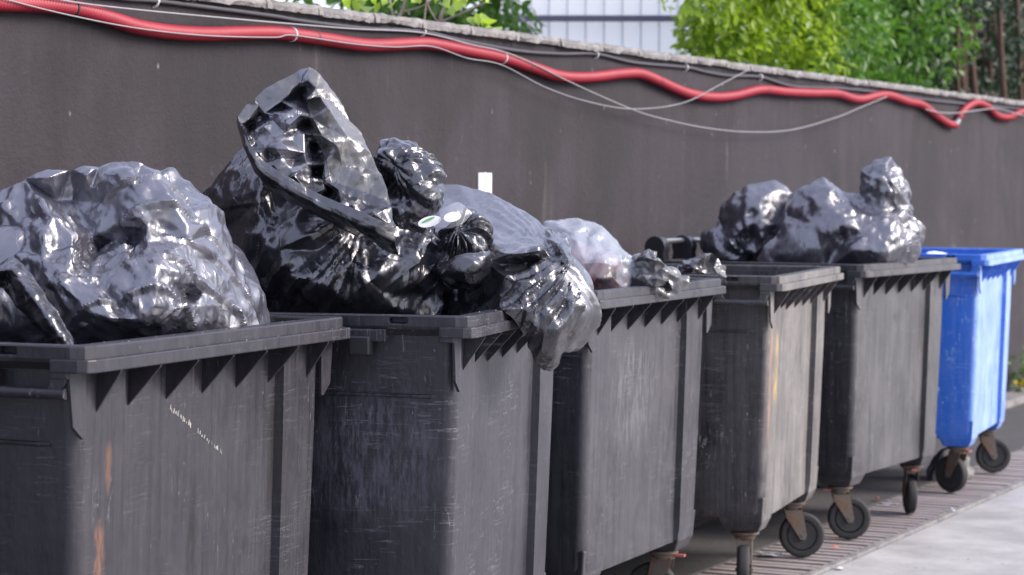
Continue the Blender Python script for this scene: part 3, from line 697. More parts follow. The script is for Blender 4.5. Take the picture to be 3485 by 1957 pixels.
BALL = ((.09, .36, 1), (.042, .36, 1), (.02, .26, .8))
# --- bag on the nearest bin
Y = 6.05; root = empty('rubbish_bag', inbin(0, .7, .55, .9)); base = root.location
tag(root, 'big creased black bag with a bluish sheen, filling the nearest bin', 'rubbish bag', 'black rubbish bags')
bl = [pxb(430, 950, 6.15, 350, 390, .33), pxb(40, 950, 5.95, 360, 310, .36), pxb(640, 1060, 6.33, 245, 270, .26)]
put('bag_back', bag_mesh('bag_back', M['film_blue'], shrink(bl, .88, .1), at(330, 1000, 6.2), 160, 11, .035, LAM, cut=1.12), root, base)
rim_ = [(-60, 700, 0), (0, 645, 2), (80, 612, 3), (160, 586, 4), (240, 576, 4), (340, 562, 4), (430, 557, 4), (480, 559, 4), (535, 582, 2), (590, 635, 2), (640, 690, 0), (680, 745, 0), (720, 800, -2), (770, 880, -4), (815, 950, -6), (850, 1020, -8), (875, 1080, -8), (888, 1110, -8), (860, 1160, -4), (800, 1165, 2), (720, 1170, 6), (650, 1170, 10), (560, 1180, 14), (470, 1190, 17), (380, 1200, 20), (258, 1210, 24), (160, 1210, 20), (60, 1210, 18), (-60, 1210, 15), (-70, 950, 12)]
in_ = [(160, 602, 9), (290, 592, 10), (380, 575, 10), (450, 577, 10), (538, 590, 9), (460, 640, 13), (458, 740, 17), (310, 640, 8), (150, 655, 3), (250, 690, 3), (200, 690, 4), (140, 682, 17), (230, 740, 15), (310, 805, 12), (345, 850, 7), (0, 705, 12), (80, 745, 14), (75, 830, 21), (180, 740, 21), (250, 800, 22), (200, 835, 23), (150, 785, 25), (460, 828, 9), (400, 820, 10), (350, 868, 18), (430, 845, 22), (500, 850, 24), (570, 856, 24), (620, 868, 19), (672, 885, 12), (440, 900, 28), (540, 905, 29), (615, 925, 25), (590, 965, 26), (440, 1000, 31), (340, 980, 29), (240, 905, 28), (150, 890, 27), (210, 960, 31), (628, 1000, 10), (655, 965, 17), (658, 1040, 19), (690, 765, 6), (640, 765, 13), (600, 700, 13), (640, 825, 14), (560, 790, 13), (500, 765, 16), (570, 650, 13), (700, 850, 9), (742, 930, 7), (692, 1000, 13), (742, 1040, 9), (820, 1050, 1), (780, 1000, 3), (728, 885, 4), (760, 1095, 6), (300, 1060, 33), (380, 1085, 34), (470, 1088, 32), (540, 1100, 28), (640, 1095, 19), (250, 1092, 31), (330, 1010, 32), (520, 1040, 32), (600, 1045, 27), (410, 1045, 30), (40, 868, 25), (100, 960, 27), (170, 1060, 29), (235, 1130, 29), (40, 1000, 8), (100, 1090, 10), (0, 950, 10), (0, 800, 13), (385, 690, 11), (400, 760, 13), (530, 700, 15), (290, 930, 25)]
put('bag_body', relief('bag_body', [M['film_blue']], rim_, in_, 6.0, 14, 11, ((.10, .11, .6), (.05, .15, .6), (.02, .15, .55)), soft=4), root, base)
rows = [[at(x, y, q) for x, y, q in r] for r in [
    [(-40, 900, 5.66), (40, 870, 5.66), (110, 930, 5.62), (170, 1030, 5.58), (235, 1130, 5.55), (262, 1190, 5.56)],
    [(-50, 950, 5.60), (25, 920, 5.60), (85, 985, 5.56), (140, 1060, 5.53), (195, 1140, 5.51), (225, 1200, 5.52)],
    [(-60, 1010, 5.66), (10, 985, 5.68), (60, 1040, 5.64), (105, 1100, 5.62), (150, 1165, 5.6), (180, 1230, 5.6)]]]
put('bag_mouth', sheet_mesh('bag_mouth', M['film'], rows, 50, 90, 4, .5, FINE), root, base)
# --- the tall pile on the second bin
root = empty('rubbish_bag', inbin(1, .35, .6, .9)); base = root.location
tag(root, 'tall black bag with pleated sides and gaping grey-lined mouth on top of the pile', 'rubbish bag', 'black rubbish bags')
Yb = 7.1
bl = [pxb(1080, 900, Yb, 410, 270, .33), pxb(930, 840, Yb+.05, 280, 330, .27), pxb(1330, 960, Yb-.05, 175, 210, .24), pxb(1130, 680, Yb, 190, 190, .2)]
put('bag_back', bag_mesh('bag_back', M['film'], shrink(bl, .86, .12), at(1090, 900, Yb+.1), 160, 23, .05, LAM, cut=1.1), root, base)
rim_ = [(835, 485, -5), (760, 568, -5), (700, 630, -6), (660, 682, -9), (650, 760, -9), (660, 900, -9), (720, 1050, -4), (790, 1130, 0), (890, 1140, 3), (1000, 1140, 8), (1150, 1130, 12), (1300, 1120, 14), (1420, 1110, 12), (1500, 1080, 8), (1515, 1000, 6), (1510, 900, 5), (1500, 820, 5), (1470, 770, 4), (1420, 740, 2), (1330, 690, 6), (1250, 640, 8), (1100, 560, 6), (950, 480, 2)]
in_ = [(1200, 722, 19), (1000, 762, 20), (870, 795, 16), (950, 722, 12), (820, 742, 7), (880, 682, 13), (780, 695, 6), (845, 620, 7), (900, 600, 9), (940, 850, 22), (1050, 800, 24), (1085, 850, 20), (1125, 880, 23), (1000, 940, 25), (1150, 800, 19), (900, 950, 18), (1000, 1020, 20), (1100, 965, 26), (1200, 885, 22), (1255, 960, 25), (1350, 900, 19), (1420, 850, 17), (1425, 960, 17), (1320, 1020, 20), (1180, 1030, 22), (800, 880, 9), (750, 800, 1), (1300, 800, 15), (1380, 800, 11), (1480, 900, 10), (1460, 1000, 11), (1270, 760, 13), (700, 720, -2), (820, 980, 12)]
kn = (tuple(at(1215, 725, Yb-.17)), (-.1, -.95, .3), 17, .02, .10, .28)
put('bag_body', relief('bag_body', [M['film']], rim_, in_, Yb+.0, 15, 23, ((.12, .08, .5), (.05, .12, .42), (.022, .11, .4)), 1, [kn], 3), root, base)
# its open mouth: an edge ring and the film running back into the neck
rim_ = [(808, 398, 2), (835, 356, 1), (868, 346, 1), (868, 334, 0), (900, 302, 0), (975, 262, 0), (1012, 240, 0), (1053, 223, 0), (1085, 252, 1), (1106, 274, 1), (1150, 332, 1), (1192, 402, 1), (1232, 455, 2), (1264, 522, 4), (1302, 600, 7), (1332, 700, 10), (1348, 772, 12), (1325, 795, 12), (1235, 775, 12), (1150, 735, 12), (1050, 702, 12), (960, 662, 11), (900, 612, 9), (858, 556, 7), (825, 485, 4)]
in_ = [(848, 405, 3), (900, 385, 2), (958, 345, 2), (1010, 292, 2), (880, 360, 1), (940, 310, 1), (850, 432, -4), (885, 408, -3), (965, 365, -3), (1022, 318, -7), (1042, 350, -3),
       (1052, 275, 4), (1075, 300, 5), (1048, 338, 8), (1090, 330, 7), (1062, 402, 9), (1095, 462, 10), (1105, 560, 10), (1150, 645, 11), (1140, 400, 8), (1185, 470, 8), (1170, 560, 9), (1230, 600, 9), (1225, 680, 10), (1290, 700, 11), (1115, 370, 10), (1120, 440, 8), (1150, 500, 12),
       (1045, 420, -1), (1065, 500, 0), (1080, 590, 3), (1120, 650, 5),
       (900, 432, 9), (960, 388, 9), (1000, 372, 8), (1025, 392, 11), (950, 482, 14), (905, 500, 12), (1000, 482, 11), (1035, 455, 11), (930, 410, 6), (985, 425, 13), (880, 470, 8), (960, 540, 14), (1035, 520, 12), (925, 455, 10), (1000, 440, 9), (970, 450, 10), (1010, 540, 10), (1045, 560, 13), (990, 575, 15), (925, 530, 12), (1055, 600, 11), (1100, 615, 12), (870, 440, 5), (940, 505, 15), (985, 510, 15),
       (818, 425, 9), (842, 472, 13), (882, 522, 15), (932, 562, 16), (1002, 598, 17), (1102, 645, 18), (1202, 688, 18), (1275, 728, 17), (1325, 765, 15), (850, 510, 13), (900, 570, 16), (965, 620, 17), (1055, 665, 18), (1160, 705, 18), (1240, 745, 17)]
def grey_part(x, y):
    if x > 1046+.10*max(0, y-330)+.42*max(0, y-440) and y < 690 and y < 640+.35*(x-1200): return 1      # dusty lining of the back panel
    if (x-812)*.66+(y-432) < 0 and x < 1015: return 1
    if 870 < x < 1060 and y < 600 and y < 455+.9*(x-855): return 2                                        # balled film inside
    return 0
put('bag_mouth', relief('bag_mouth', [M['film'], M['film_grey'], M['film_blue']], rim_, in_, 6.98, 12, 31, ((.09, .09, .5), (.045, .11, .4), (.02, .10, .35)), 1, (), 1, grey_part), root, base)
put('bag_neck', bag_mesh('bag_neck', M['film'], [pxb(1090, 560, 7.12, 120, 130, .07, 0, .5)], at(1090, 560, 7.12), 70, 5, .03, LAM), root, base)
lip = [(806, 396), (828, 455), (862, 510), (915, 562), (1050, 642), (1200, 712), (1290, 752), (1345, 778)]
rows = [[at(x+dx, y+dy, 6.76+dd+(.12, .04, 0, 0, 0, 0, 0, .03)[i_]) for i_, (x, y) in enumerate(lip)] for dx, dy, dd in [(2, -2, -.018), (-1, 12, -.022), (-2, 30, -.024), (0, 50, -.016), (10, 74, .03), (26, 92, .12)]]
put('mouth_lip', sheet_mesh('mouth_lip', M['film'], rows, 60, 220, 33, .3, FINE), root, base)
# --- knotted bundle beside it
root = empty('rubbish_bag', at(1400, 760, 7.12)); base = root.location
tag(root, 'small tightly knotted black bag on the right shoulder of the tall pile', 'rubbish bag', 'black rubbish bags')
bl = [pxb(1400, 600, 7.1, 82, 125, .1), pxb(1330, 540, 7.1, 60, 70, .08), pxb(1440, 650, 7.1, 62, 100, .09), pxb(1380, 715, 7.1, 90, 50, .1)]
put('bag_body', bag_mesh('bag_body', M['film'], bl, at(1385, 620, 7.12), 240, 8, .03, BALL, .42, [(tuple(at(1322, 552, 6.99)), (-.5, -.85, .2), 15, .026, .05, .16)], hull=0), root, base)
# --- bag slumping over the front of the second bin
root = empty('rubbish_bag', inbin(1, .75, .5, .9)); base = root.location
tag(root, 'glossy black bag slumped over the front lip of the second bin, corner hanging down', 'rubbish bag', 'black rubbish bags')
bl = [pxb(1630, 850, 7.45, 300, 200, .30, 0, .38), pxb(1800, 930, 7.15, 190, 160, .22, 0, .3), pxb(1893, 1060, 6.88, 108, 205, .13), pxb(1935, 900, 7.05, 45, 80, .10), pxb(1600, 980, 7.1, 150, 150, .2), pxb(1500, 720, 7.5, 100, 95, .2)]
put('bag_back', bag_mesh('bag_back', M['film_sheen'], [pxb(1640, 880, 7.6, 230, 150, .2, 0, .38), pxb(1820, 990, 7.15, 140, 120, .2, 0, .3), pxb(1898, 1070, 7.06, 80, 140, .1)], at(1800, 1010, 7.2), 180, 47, .045, LAM, cut=.93), root, base)
rim_ = [(1488, 640, -26), (1500, 625, -28), (1560, 625, -28), (1620, 640, -27), (1680, 660, -25), (1750, 695, -22), (1810, 725, -19), (1860, 765, -14), (1905, 790, -6), (1935, 797, 2), (1952, 835, 5), (1957, 880, 8), (1966, 920, 9), (1990, 970, 10), (2006, 1020, 11), (2010, 1045, 11), (1990, 1100, 12), (1962, 1150, 12), (1932, 1200, 12), (1905, 1245, 11), (1880, 1264, 11), (1850, 1262, 13), (1822, 1238, 16), (1802, 1210, 19), (1790, 1160, 23), (1770, 1120, 27), (1740, 1080, 31), (1702, 1052, 33), (1660, 1080, 24), (1560, 1090, 10), (1480, 1080, 2), (1470, 960, 2), (1470, 880, 4), (1470, 780, -4)]
in_ = [(1645, 880, 22), (1742, 862, 25), (1832, 850, 23), (1900, 822, 16), (1655, 892, 20), (1722, 940, 27), (1800, 965, 29), (1852, 958, 29), (1885, 920, 27), (1925, 860, 20), (1750, 902, 17), (1822, 892, 17), (1880, 868, 15), (1662, 848, 15), (1800, 800, 7), (1880, 778, 1), (1720, 832, 13), (1850, 805, 5), (1600, 700, -16), (1700, 730, -12), (1560, 760, -5), (1650, 790, 2), (1750, 770, -4), (1600, 830, 6), (1700, 1000, 26), (1780, 1050, 32), (1850, 1050, 31), (1940, 905, 24), (1932, 1000, 29), (1962, 1040, 26), (1902, 1120, 30), (1850, 1130, 31), (1838, 1190, 27), (1890, 1200, 24), (1950, 1110, 25), (1660, 965, 20), (1600, 1000, 12), (1540, 960, 8), (1545, 690, -20), (1640, 690, -19), (1770, 730, -14), (1690, 770, -5), (1900, 960, 30), (1820, 1110, 31)]
kn = (tuple(at(1948, 815, 6.98)), (.2, -.5, .85), 21, .009, .12, .22)
put('bag_body', relief('bag_body', [M['film_sheen'], M['film']], rim_, in_, 7.15, 15, 47, ((.10, .08, .45), (.05, .09, .35), (.022, .10, .4)), 1, [kn], 3, lambda x, y: 1 if y > 905-.32*(x-1640) else 0), root, base)
put('tied_neck', bag_mesh('tied_neck', M['film'], [pxb(1565, 850, 7.02, 48, 95, .08), pxb(1605, 820, 7.03, 36, 70, .06), pxb(1535, 915, 7.02, 55, 40, .08)], at(1565, 860, 7.05), 200, 9, .03, BALL, .5, [(tuple(at(1560, 770, 6.95)), (.1, -.6, .8), 13, .012, .05, .15)], flow=(.2, 0, .97, .7), hull=0), root, base)
rows = [[at(x, y, q) for x, y, q in r] for r in [[(1490, 900, 6.93), (1560, 880, 6.86), (1640, 862, 6.88), (1660, 850, 6.95)], [(1500, 935, 6.9), (1570, 930, 6.82), (1640, 905, 6.85), (1665, 880, 6.92)], [(1520, 985, 6.95), (1585, 985, 6.88), (1650, 950, 6.9), (1670, 905, 6.95)]]]
put('neck_flap', sheet_mesh('neck_flap', M['film'], rows, 50, 80, 51, .6, FINE), root, base)
# clear label film with two round stickers caught between the bags
root = empty('label_film', at(1500, 745, 6.95)); base = root.location
tag(root, 'scrap of clear wrapper with round white stickers, caught between the black bags', 'wrapper')
rows = [[at(x, y, q) for x, y, q in r] for r in [[(1405, 762, 6.90), (1470, 735, 6.87), (1530, 700, 6.88), (1560, 690, 6.92)], [(1420, 768, 6.885), (1490, 752, 6.855), (1555, 728, 6.865), (1590, 712, 6.91)], [(1445, 772, 6.89), (1510, 778, 6.86), (1570, 762, 6.87), (1600, 730, 6.91)]]]
put('film', sheet_mesh('film', M['film_thin'], rows, 30, 40, 53, .25, FINE), root, base)
def sticker(x, y, q, rx, ry, ang, name='sticker', mat='plate', seg=20):
    c = at(x, y, q); s_ = q/FPX; vs = []
    for t in range(seg):
        a = 2*math.pi*t/seg; u, v = rx*math.cos(a), ry*math.sin(a); ca, sa = math.cos(ang), math.sin(ang)
        vs.append(c+Vector(((u*ca-v*sa)*s_, (u*.25)*s_, (u*sa+v*ca)*s_))-base)
    vs2 = [p+Vector((0, -.0012, 0)) for p in vs]
    m_ = MB().loft([vs, vs2], True, True, True); o = m_.build(name, M[mat], root, 0); return o
M['green'] = plain('printed_green', (.08, .28, .08), .5); M['orange_ink'] = plain('printed_orange', (.55, .2, .12), .5)
sticker(1462, 754, 6.845, 40, 18, .25); sticker(1540, 738, 6.835, 30, 17, .2)
sticker(1458, 748, 6.842, 24, 4, .42, 'printed_strip', 'green'); 
tc = bpy.data.curves.new('number', 'FONT'); tc.body = '50'; tc.size = .017; tc.extrude = .0004; tmp = bpy.data.objects.new('tmp', tc); col.objects.link(tmp); bpy.context.view_layer.update()
nme = bpy.data.meshes.new_from_object(tmp.evaluated_get(bpy.context.evaluated_depsgraph_get())); bpy.data.objects.remove(tmp); nme.materials.clear(); nme.materials.append(M['orange_ink']); tob = obj('number', nme)
tob.parent = root; tob.location = at(1527, 744, 6.832)-base; tob.rotation_euler = (R(90), 0, .25)
# --- see-through bag on the third bin, dark red cloth inside
root = empty('rubbish_bag', inbin(2, .5, .6, .9)); base = root.location
tag(root, 'see-through whitish bag with dark red cloth inside, on the third bin', 'rubbish bag')
bl = [pxb(1950, 880, 8.75, 200, 135, .26), pxb(2070, 900, 8.6, 105, 85, .2), pxb(1980, 960, 8.5, 140, 80, .2)]
rim_ = [(1850, 748, -8), (1950, 748, -8), (2000, 762, -6), (2050, 785, -4), (2100, 815, -3), (2140, 850, -2), (2178, 885, 0), (2165, 935, 4), (2155, 1010, 6), (2060, 1020, 8), (1960, 1020, 8), (1880, 1020, 4), (1845, 900, 0)]
in_ = [(1950, 800, 4), (2020, 830, 7), (2070, 858, 10), (2122, 882, 7), (1990, 880, 14), (2060, 886, 16), (2106, 905, 14), (2092, 950, 16), (2030, 950, 18), (1970, 950, 16), (2132, 940, 9), (1920, 850, 6), (2000, 800, 1), (2080, 830, 3)]
put('bag_body', relief('bag_body', [M['film_clear'], M['film_thin']], rim_, in_, 8.62, 12, 61, ((.10, .10, .7), (.05, .13, .6), (.02, .12, .4)), 1, (), 2, lambda x, y: 1 if y > 896 and x < 2115 else 0), root, base)
put('cloth', bag_mesh('cloth', M['maroon'], [pxb(2025, 955, 8.72, 88, 70, .16), pxb(1950, 950, 8.75, 100, 85, .18)], at(2000, 960, 8.72), 130, 62, .03, ((.12, .3, 1), (.06, .25, .8)), hull=12, cut=1.1), root, base)
# torn, dusty film hanging over the lip of the third bin
root = empty('torn_film', at(2230, 930, 8.62)); base = root.location
tag(root, 'torn dusty grey film crumpled over the front lip of the third bin', 'torn bag')
rim_ = [(2137, 895, 0), (2150, 865, 0), (2178, 850, 0), (2205, 860, 0), (2235, 863, 1), (2240, 880, 3), (2262, 895, 4), (2302, 928, 4), (2344, 945, 2), (2336, 965, 3), (2318, 996, 4), (2290, 1010, 5), (2246, 1028, 6), (2232, 1005, 8), (2228, 975, 8), (2200, 966, 6), (2160, 948, 4), (2140, 925, 2)]
in_ = [(2165, 880, 4), (2195, 875, 6), (2198, 900, -2), (2180, 912, 0), (2225, 885, 6), (2230, 930, 5), (2252, 950, 9), (2238, 948, 10), (2276, 955, 6), (2262, 977, 1), (2286, 990, 7), (2256, 1002, 8), (2310, 960, 6), (2190, 942, 7), (2214, 952, 7), (2270, 920, 8)]
put('crumpled_end', relief('crumpled_end', [M['film_grey']], rim_, in_, 8.60, 9, 71, ((.05, .2, .8), (.022, .18, .7)), 1, (), 1), root, base)
put('bundle', bag_mesh('bundle', M['film_grey'], [pxb(2195, 905, 8.64, 45, 36, .05), pxb(2270, 950, 8.62, 40, 36, .04)], at(2225, 925, 8.64), 60, 72, .04, FINE), root, base)
root = empty('torn_film', at(2370, 920, 9.0)); base = root.location
tag(root, 'dark torn strip with a whitish tip at the far corner of the third bin', 'torn bag')
rim_ = [(2275, 928, 2), (2300, 890, 0), (2340, 872, 0), (2395, 860, 0), (2425, 862, 0), (2441, 880, 0), (2448, 905, 0), (2463, 920, 0), (2468, 946, 2), (2440, 938, 4), (2415, 932, 4), (2390, 926, 4), (2350, 936, 5), (2310, 934, 4)]
in_ = [(2340, 895, 5), (2380, 880, 6), (2405, 870, 7), (2420, 886, -2), (2400, 910, 2), (2430, 910, 5), (2446, 930, 4), (2360, 912, 7), (2320, 912, 4)]
put('film', relief('film', [M['film'], M['film_grey']], rim_, in_, 9.0, 9, 81, ((.05, .16, .8), (.022, .15, .6)), 1, (), 1, lambda x, y: 1 if x > 2398 else 0), root, base)
put('roll', bag_mesh('roll', M['film'], [pxb(2355, 902, 9.05, 60, 16, .04, 0, -.4)], at(2355, 902, 9.05), 50, 82, .04, FINE), root, base)
# --- bags on the fifth bin
root = empty('rubbish_bag', inbin(4, .45, .75, .9)); base = root.location
tag(root, 'round black bag on the fifth bin, left of the knotted one', 'rubbish bag', 'black rubbish bags')
bl = [pxb(2570, 760, 11.75, 118, 148, .2), pxb(2600, 800, 11.7, 100, 100, .2), pxb(2430, 830, 11.75, 52, 72, .12)]
put('bag_back', bag_mesh('bag_back', M['film_far'], shrink(bl, .85, .1), at(2545, 800, 11.82), 90, 91, .05, LAM, cut=1.1), root, base)
rim_ = [(2385, 870, 0), (2388, 812, 0), (2405, 780, 0), (2436, 768, 0), (2442, 730, 0), (2456, 690, 0), (2490, 650, 0), (2540, 625, 0), (2600, 613, 0), (2640, 612, 0), (2680, 632, 0), (2697, 655, 0), (2692, 705, 2), (2685, 760, 3), (2670, 800, 5), (2660, 860, 6), (2640, 905, 8), (2550, 915, 4), (2480, 915, 6), (2400, 910, 4)]
in_ = [(2500, 700, 9), (2560, 680, 14), (2620, 660, 11), (2562, 760, 18), (2632, 740, 13), (2500, 800, 15), (2553, 870, 3), (2555, 805, 8), (2602, 820, 17), (2430, 830, 9), (2465, 860, 11), (2472, 790, 2), (2525, 740, 13), (2590, 720, 15), (2530, 850, 12), (2580, 860, 14)]
put('bag_body', relief('bag_body', [M['film_far']], rim_, in_, 11.75, 10, 91, ((.13, .09, .6), (.06, .10, .45), (.03, .10, .4)), 1, [(tuple(at(2555, 875, 11.65)), (0, -.9, .2), 10, .014, .08, .25)], 5), root, base)
root = empty('rubbish_bag', inbin(4, .8, .5, .9)); base = root.location
tag(root, 'sprawling black bag with a knotted top, on the fifth bin beside the blue one', 'rubbish bag', 'black rubbish bags')
bl = [pxb(2790, 780, 11.55, 150, 150, .22), pxb(2960, 810, 11.5, 140, 110, .22), pxb(3010, 620, 11.55, 60, 60, .07), pxb(3085, 820, 11.5, 40, 70, .1)]
put('bag_back', bag_mesh('bag_back', M['film_far'], shrink(bl, .86, .1), at(2900, 800, 11.62), 110, 95, .06, LAM, cut=1.1), root, base)
rim_ = [(2570, 882, 4), (2600, 840, 4), (2650, 790, 2), (2685, 740, 0), (2682, 700, 0), (2682, 660, 0), (2720, 640, 0), (2770, 610, 0), (2800, 600, 0), (2830, 615, 0), (2870, 640, 0), (2922, 655, 0), (2922, 640, 0), (2918, 602, 0), (2920, 575, 0), (2960, 555, 0), (3010, 531, 0), (3026, 533, 0), (3060, 570, 0), (3090, 620, 0), (3102, 655, 0), (3096, 690, 0), (3106, 710, 2), (3101, 735, 2), (3116, 745, 2), (3143, 775, 0), (3136, 810, 0), (3122, 860, 2), (3110, 896, 4), (3000, 903, 22), (2900, 920, 20), (2800, 920, 18), (2700, 920, 14), (2600, 915, 8)]
in_ = [(2770, 680, 13), (2760, 760, 18), (2850, 720, 17), (2700, 800, 15), (2640, 860, 11), (2800, 800, 21), (2950, 790, 24), (2870, 822, 18), (3040, 760, 20), (3000, 720, 13), (2900, 850, 26), (3000, 860, 27), (3070, 840, 20), (3082, 760, 9), (2942, 690, 7), (3085, 700, 6), (2960, 600, 9), (3012, 590, 14), (3042, 640, 15), (2980, 655, 11), (2750, 860, 19), (2720, 720, 8), (3115, 790, 7), (2960, 632, 12), (3065, 660, 10), (3015, 560, 8), (2820, 650, 9), (2900, 700, 10), (2880, 760, 22), (3092, 860, 12)]
put('bag_body', relief('bag_body', [M['film_far']], rim_, in_, 11.5, 11, 95, ((.13, .08, .55), (.06, .09, .4), (.03, .10, .35)), 1, [(tuple(at(3090, 725, 11.4)), (.5, -.7, .3), 12, .012, .1, .28)], 4), root, base)
# --- pale bag inside the blue bin
root = empty('rubbish_bag', inbin(5, .45, .45, .9)); base = root.location
tag(root, 'white bag just showing inside the blue bin', 'rubbish bag')
put('bag_body', bag_mesh('bag_body', M['film_white'], [pxb(3195, 875, 13.2, 62, 40, .13)], at(3195, 880, 13.2), 90, 103, .05, LAM), root, base)

# ================================================================== BEYOND THE WALL
def leaf_arrays(P, Dv, Nv, ln, wd_, bend=.18):
    """P base points, Dv leaf directions, Nv rough normals -> vertices and triangles of pointed, folded leaves"""
    Dv = Dv/np.linalg.norm(Dv, axis=1, keepdims=True); S = np.cross(Dv, Nv); S /= np.maximum(np.linalg.norm(S, axis=1, keepdims=True), 1e-6); U = np.cross(S, Dv)
    ln = ln[:, None]; wd_ = wd_[:, None]
    V = np.stack([P, P+Dv*ln*.42+S*wd_*.5+U*ln*.05, P+Dv*ln-U*ln*bend, P+Dv*ln*.42-S*wd_*.5+U*ln*.05, P+Dv*ln*.5-U*ln*.04, P+Dv*ln*.75+S*wd_*.36-U*ln*bend*.3, P+Dv*ln*.75-S*wd_*.36-U*ln*bend*.3], 1)
    b = (np.arange(len(P))*7)[:, None, None]
    F = np.array([[0, 1, 4], [0, 4, 3], [1, 5, 4], [3, 4, 6], [4, 5, 2], [4, 2, 6]])[None]+b
    return V.reshape(-1, 3), F.reshape(-1, 3)
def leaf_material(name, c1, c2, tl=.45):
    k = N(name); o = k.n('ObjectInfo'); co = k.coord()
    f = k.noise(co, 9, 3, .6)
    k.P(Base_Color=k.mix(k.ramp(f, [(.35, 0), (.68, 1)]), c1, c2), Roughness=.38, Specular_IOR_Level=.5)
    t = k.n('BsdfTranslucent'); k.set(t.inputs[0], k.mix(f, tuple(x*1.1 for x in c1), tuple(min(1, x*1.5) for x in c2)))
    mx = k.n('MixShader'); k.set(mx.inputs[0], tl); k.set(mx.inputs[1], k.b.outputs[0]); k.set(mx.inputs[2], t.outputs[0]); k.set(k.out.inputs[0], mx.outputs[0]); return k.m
M['leaf_light'] = leaf_material('laurel_leaf', (.06, .16, .012), (.34, .46, .03), .5)
M['leaf_mid'] = leaf_material('mid_leaf', (.03, .10, .015), (.13, .27, .03), .45)
M['leaf_dark'] = leaf_material('shade_leaf', (.012, .03, .012), (.03, .06, .02), .25)  # laurel leaf darkened, the shade of the right end put into its colour
M['leaf_young'] = leaf_material('young_leaf', (.20, .32, .02), (.38, .50, .05), .5)
M['bark'] = plain('brown_bark', (.07, .04, .028), .9, 0, (30, .8, .02), .4, 8)
M['twig'] = plain('grey_twig', (.28, .22, .19), .85, 0, (40, .6, .01), .3)
_k = N('milky_sheet'); _k.P(Base_Color=(.94, .93, .90), Roughness=.45)
_t = _k.n('BsdfTranslucent'); _t.inputs[0].default_value = (.97, .96, .92, 1); _m = _k.n('MixShader', i_0=.55); _k.set(_m.inputs[1], _k.b.outputs[0]); _k.set(_m.inputs[2], _t.outputs[0]); _k.set(_k.out.inputs[0], _m.outputs[0]); M['screen'] = _k.m
M['pale_slate'] = plain('pale_slate', (.42, .44, .48), .6)
M['slate'] = plain('slate_steel', (.09, .09, .14), .5, .1)
M['timber'] = plain('dark_timber', (.03, .018, .013), .85, 0, (12, .5, .02), .5, 4)
def foliage(name, label, mat, clumps, n, ln, wd_, seed, stems, kind='shrub', group=None, base=None):
    rng = np.random.default_rng(seed); root = empty(name, base); tag(root, label, kind, group)
    A = []
    for c, r, w in clumps:
        m = int(n*w); d = rng.normal(size=(m, 3)); d /= np.linalg.norm(d, axis=1, keepdims=True)
        rad = rng.uniform(.45, 1.0, (m, 1))**.6
        A.append((np.array(c)+d*rad*np.array(r), d))
    P = np.concatenate([a for a, _ in A]); d = np.concatenate([b for _, b in A])
    m = len(P); Dv = d*.6+rng.normal(size=(m, 3))*.7+np.array([0, 0, -.25]); Nv = d+rng.normal(size=(m, 3))*.6+np.array([0, 0, .9])
    V, F = leaf_arrays(P, Dv, Nv, rng.uniform(.7, 1.25, m)*ln, rng.uniform(.75, 1.2, m)*wd_)
    me = npmesh('crown', V-np.array(base), F, mat, False); o = obj('crown', me, root); tag(o, kind='stuff')
    for pts, r in stems:
        P_ = bez([Vector(p)-Vector(base) for p in pts], 5); MB().tube(P_, list(np.linspace(r, r*.45, len(P_))), 8).build('trunk', M['bark'], root, 60)
    return root
def behind(px, dist, z):                      # a point dist metres behind the wall, where the pixel column crosses that line
    r = ray(px, 300); q = WP-WN*dist; t = (q-CAMP).dot(WN)/r.dot(WN); p = CAMP+r*t; return Vector((p.x, p.y, z))
def clumps(px0, px1, dist, z0, z1, n, r, seed, wsum=1.):
    rr = random.Random(seed); out = []
    for k_ in range(n):
        p = behind(px0+(px1-px0)*(k_+.5)/n+rr.uniform(-30, 30), dist+rr.uniform(-.25, .45), rr.uniform(z0, z1)); s_ = r*rr.uniform(.75, 1.3)
        out.append((tuple(p), (s_, s_*.9, s_*.95), wsum/n))
    return out
def stem(px, dist, z1, seed):
    rr = random.Random(seed); b = behind(px, dist, -.12); return ([b, b+Vector((rr.uniform(-.1, .1), 0, .9)), b+Vector((rr.uniform(-.2, .2), .05, 1.9)), b+Vector((rr.uniform(-.3, .3), .1, z1))], .035)
G = 'shrubs behind the wall'
foliage('laurel_shrub', 'bright yellow-green leafy shrub over the wall, beside the white screen', M['leaf_light'], clumps(2360, 2800, .95, 2.1, 4.2, 34, .36, 1), 15000, .085, .042, 1, [stem(2420, 1.2, 2.3, 1), stem(2600, 1.2, 2.3, 2), stem(2730, 1.2, 2.3, 3)], 'shrub', G, behind(2550, .95, -.12))
foliage('laurel_shrub', 'mid green leafy shrub over the middle right of the wall', M['leaf_mid'], clumps(2700, 3150, 1.15, 2.0, 4.4, 36, .42, 5), 17000, .085, .042, 2, [stem(2800, 1.4, 2.3, 4), stem(2950, 1.4, 2.3, 5), stem(3080, 1.4, 2.3, 6)], 'shrub', G, behind(2930, 1.1, -.12))
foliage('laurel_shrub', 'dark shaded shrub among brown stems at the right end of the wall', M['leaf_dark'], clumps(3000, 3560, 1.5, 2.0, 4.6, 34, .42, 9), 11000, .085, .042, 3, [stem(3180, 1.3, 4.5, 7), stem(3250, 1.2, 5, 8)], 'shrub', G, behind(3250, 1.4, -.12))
rr = random.Random(12)
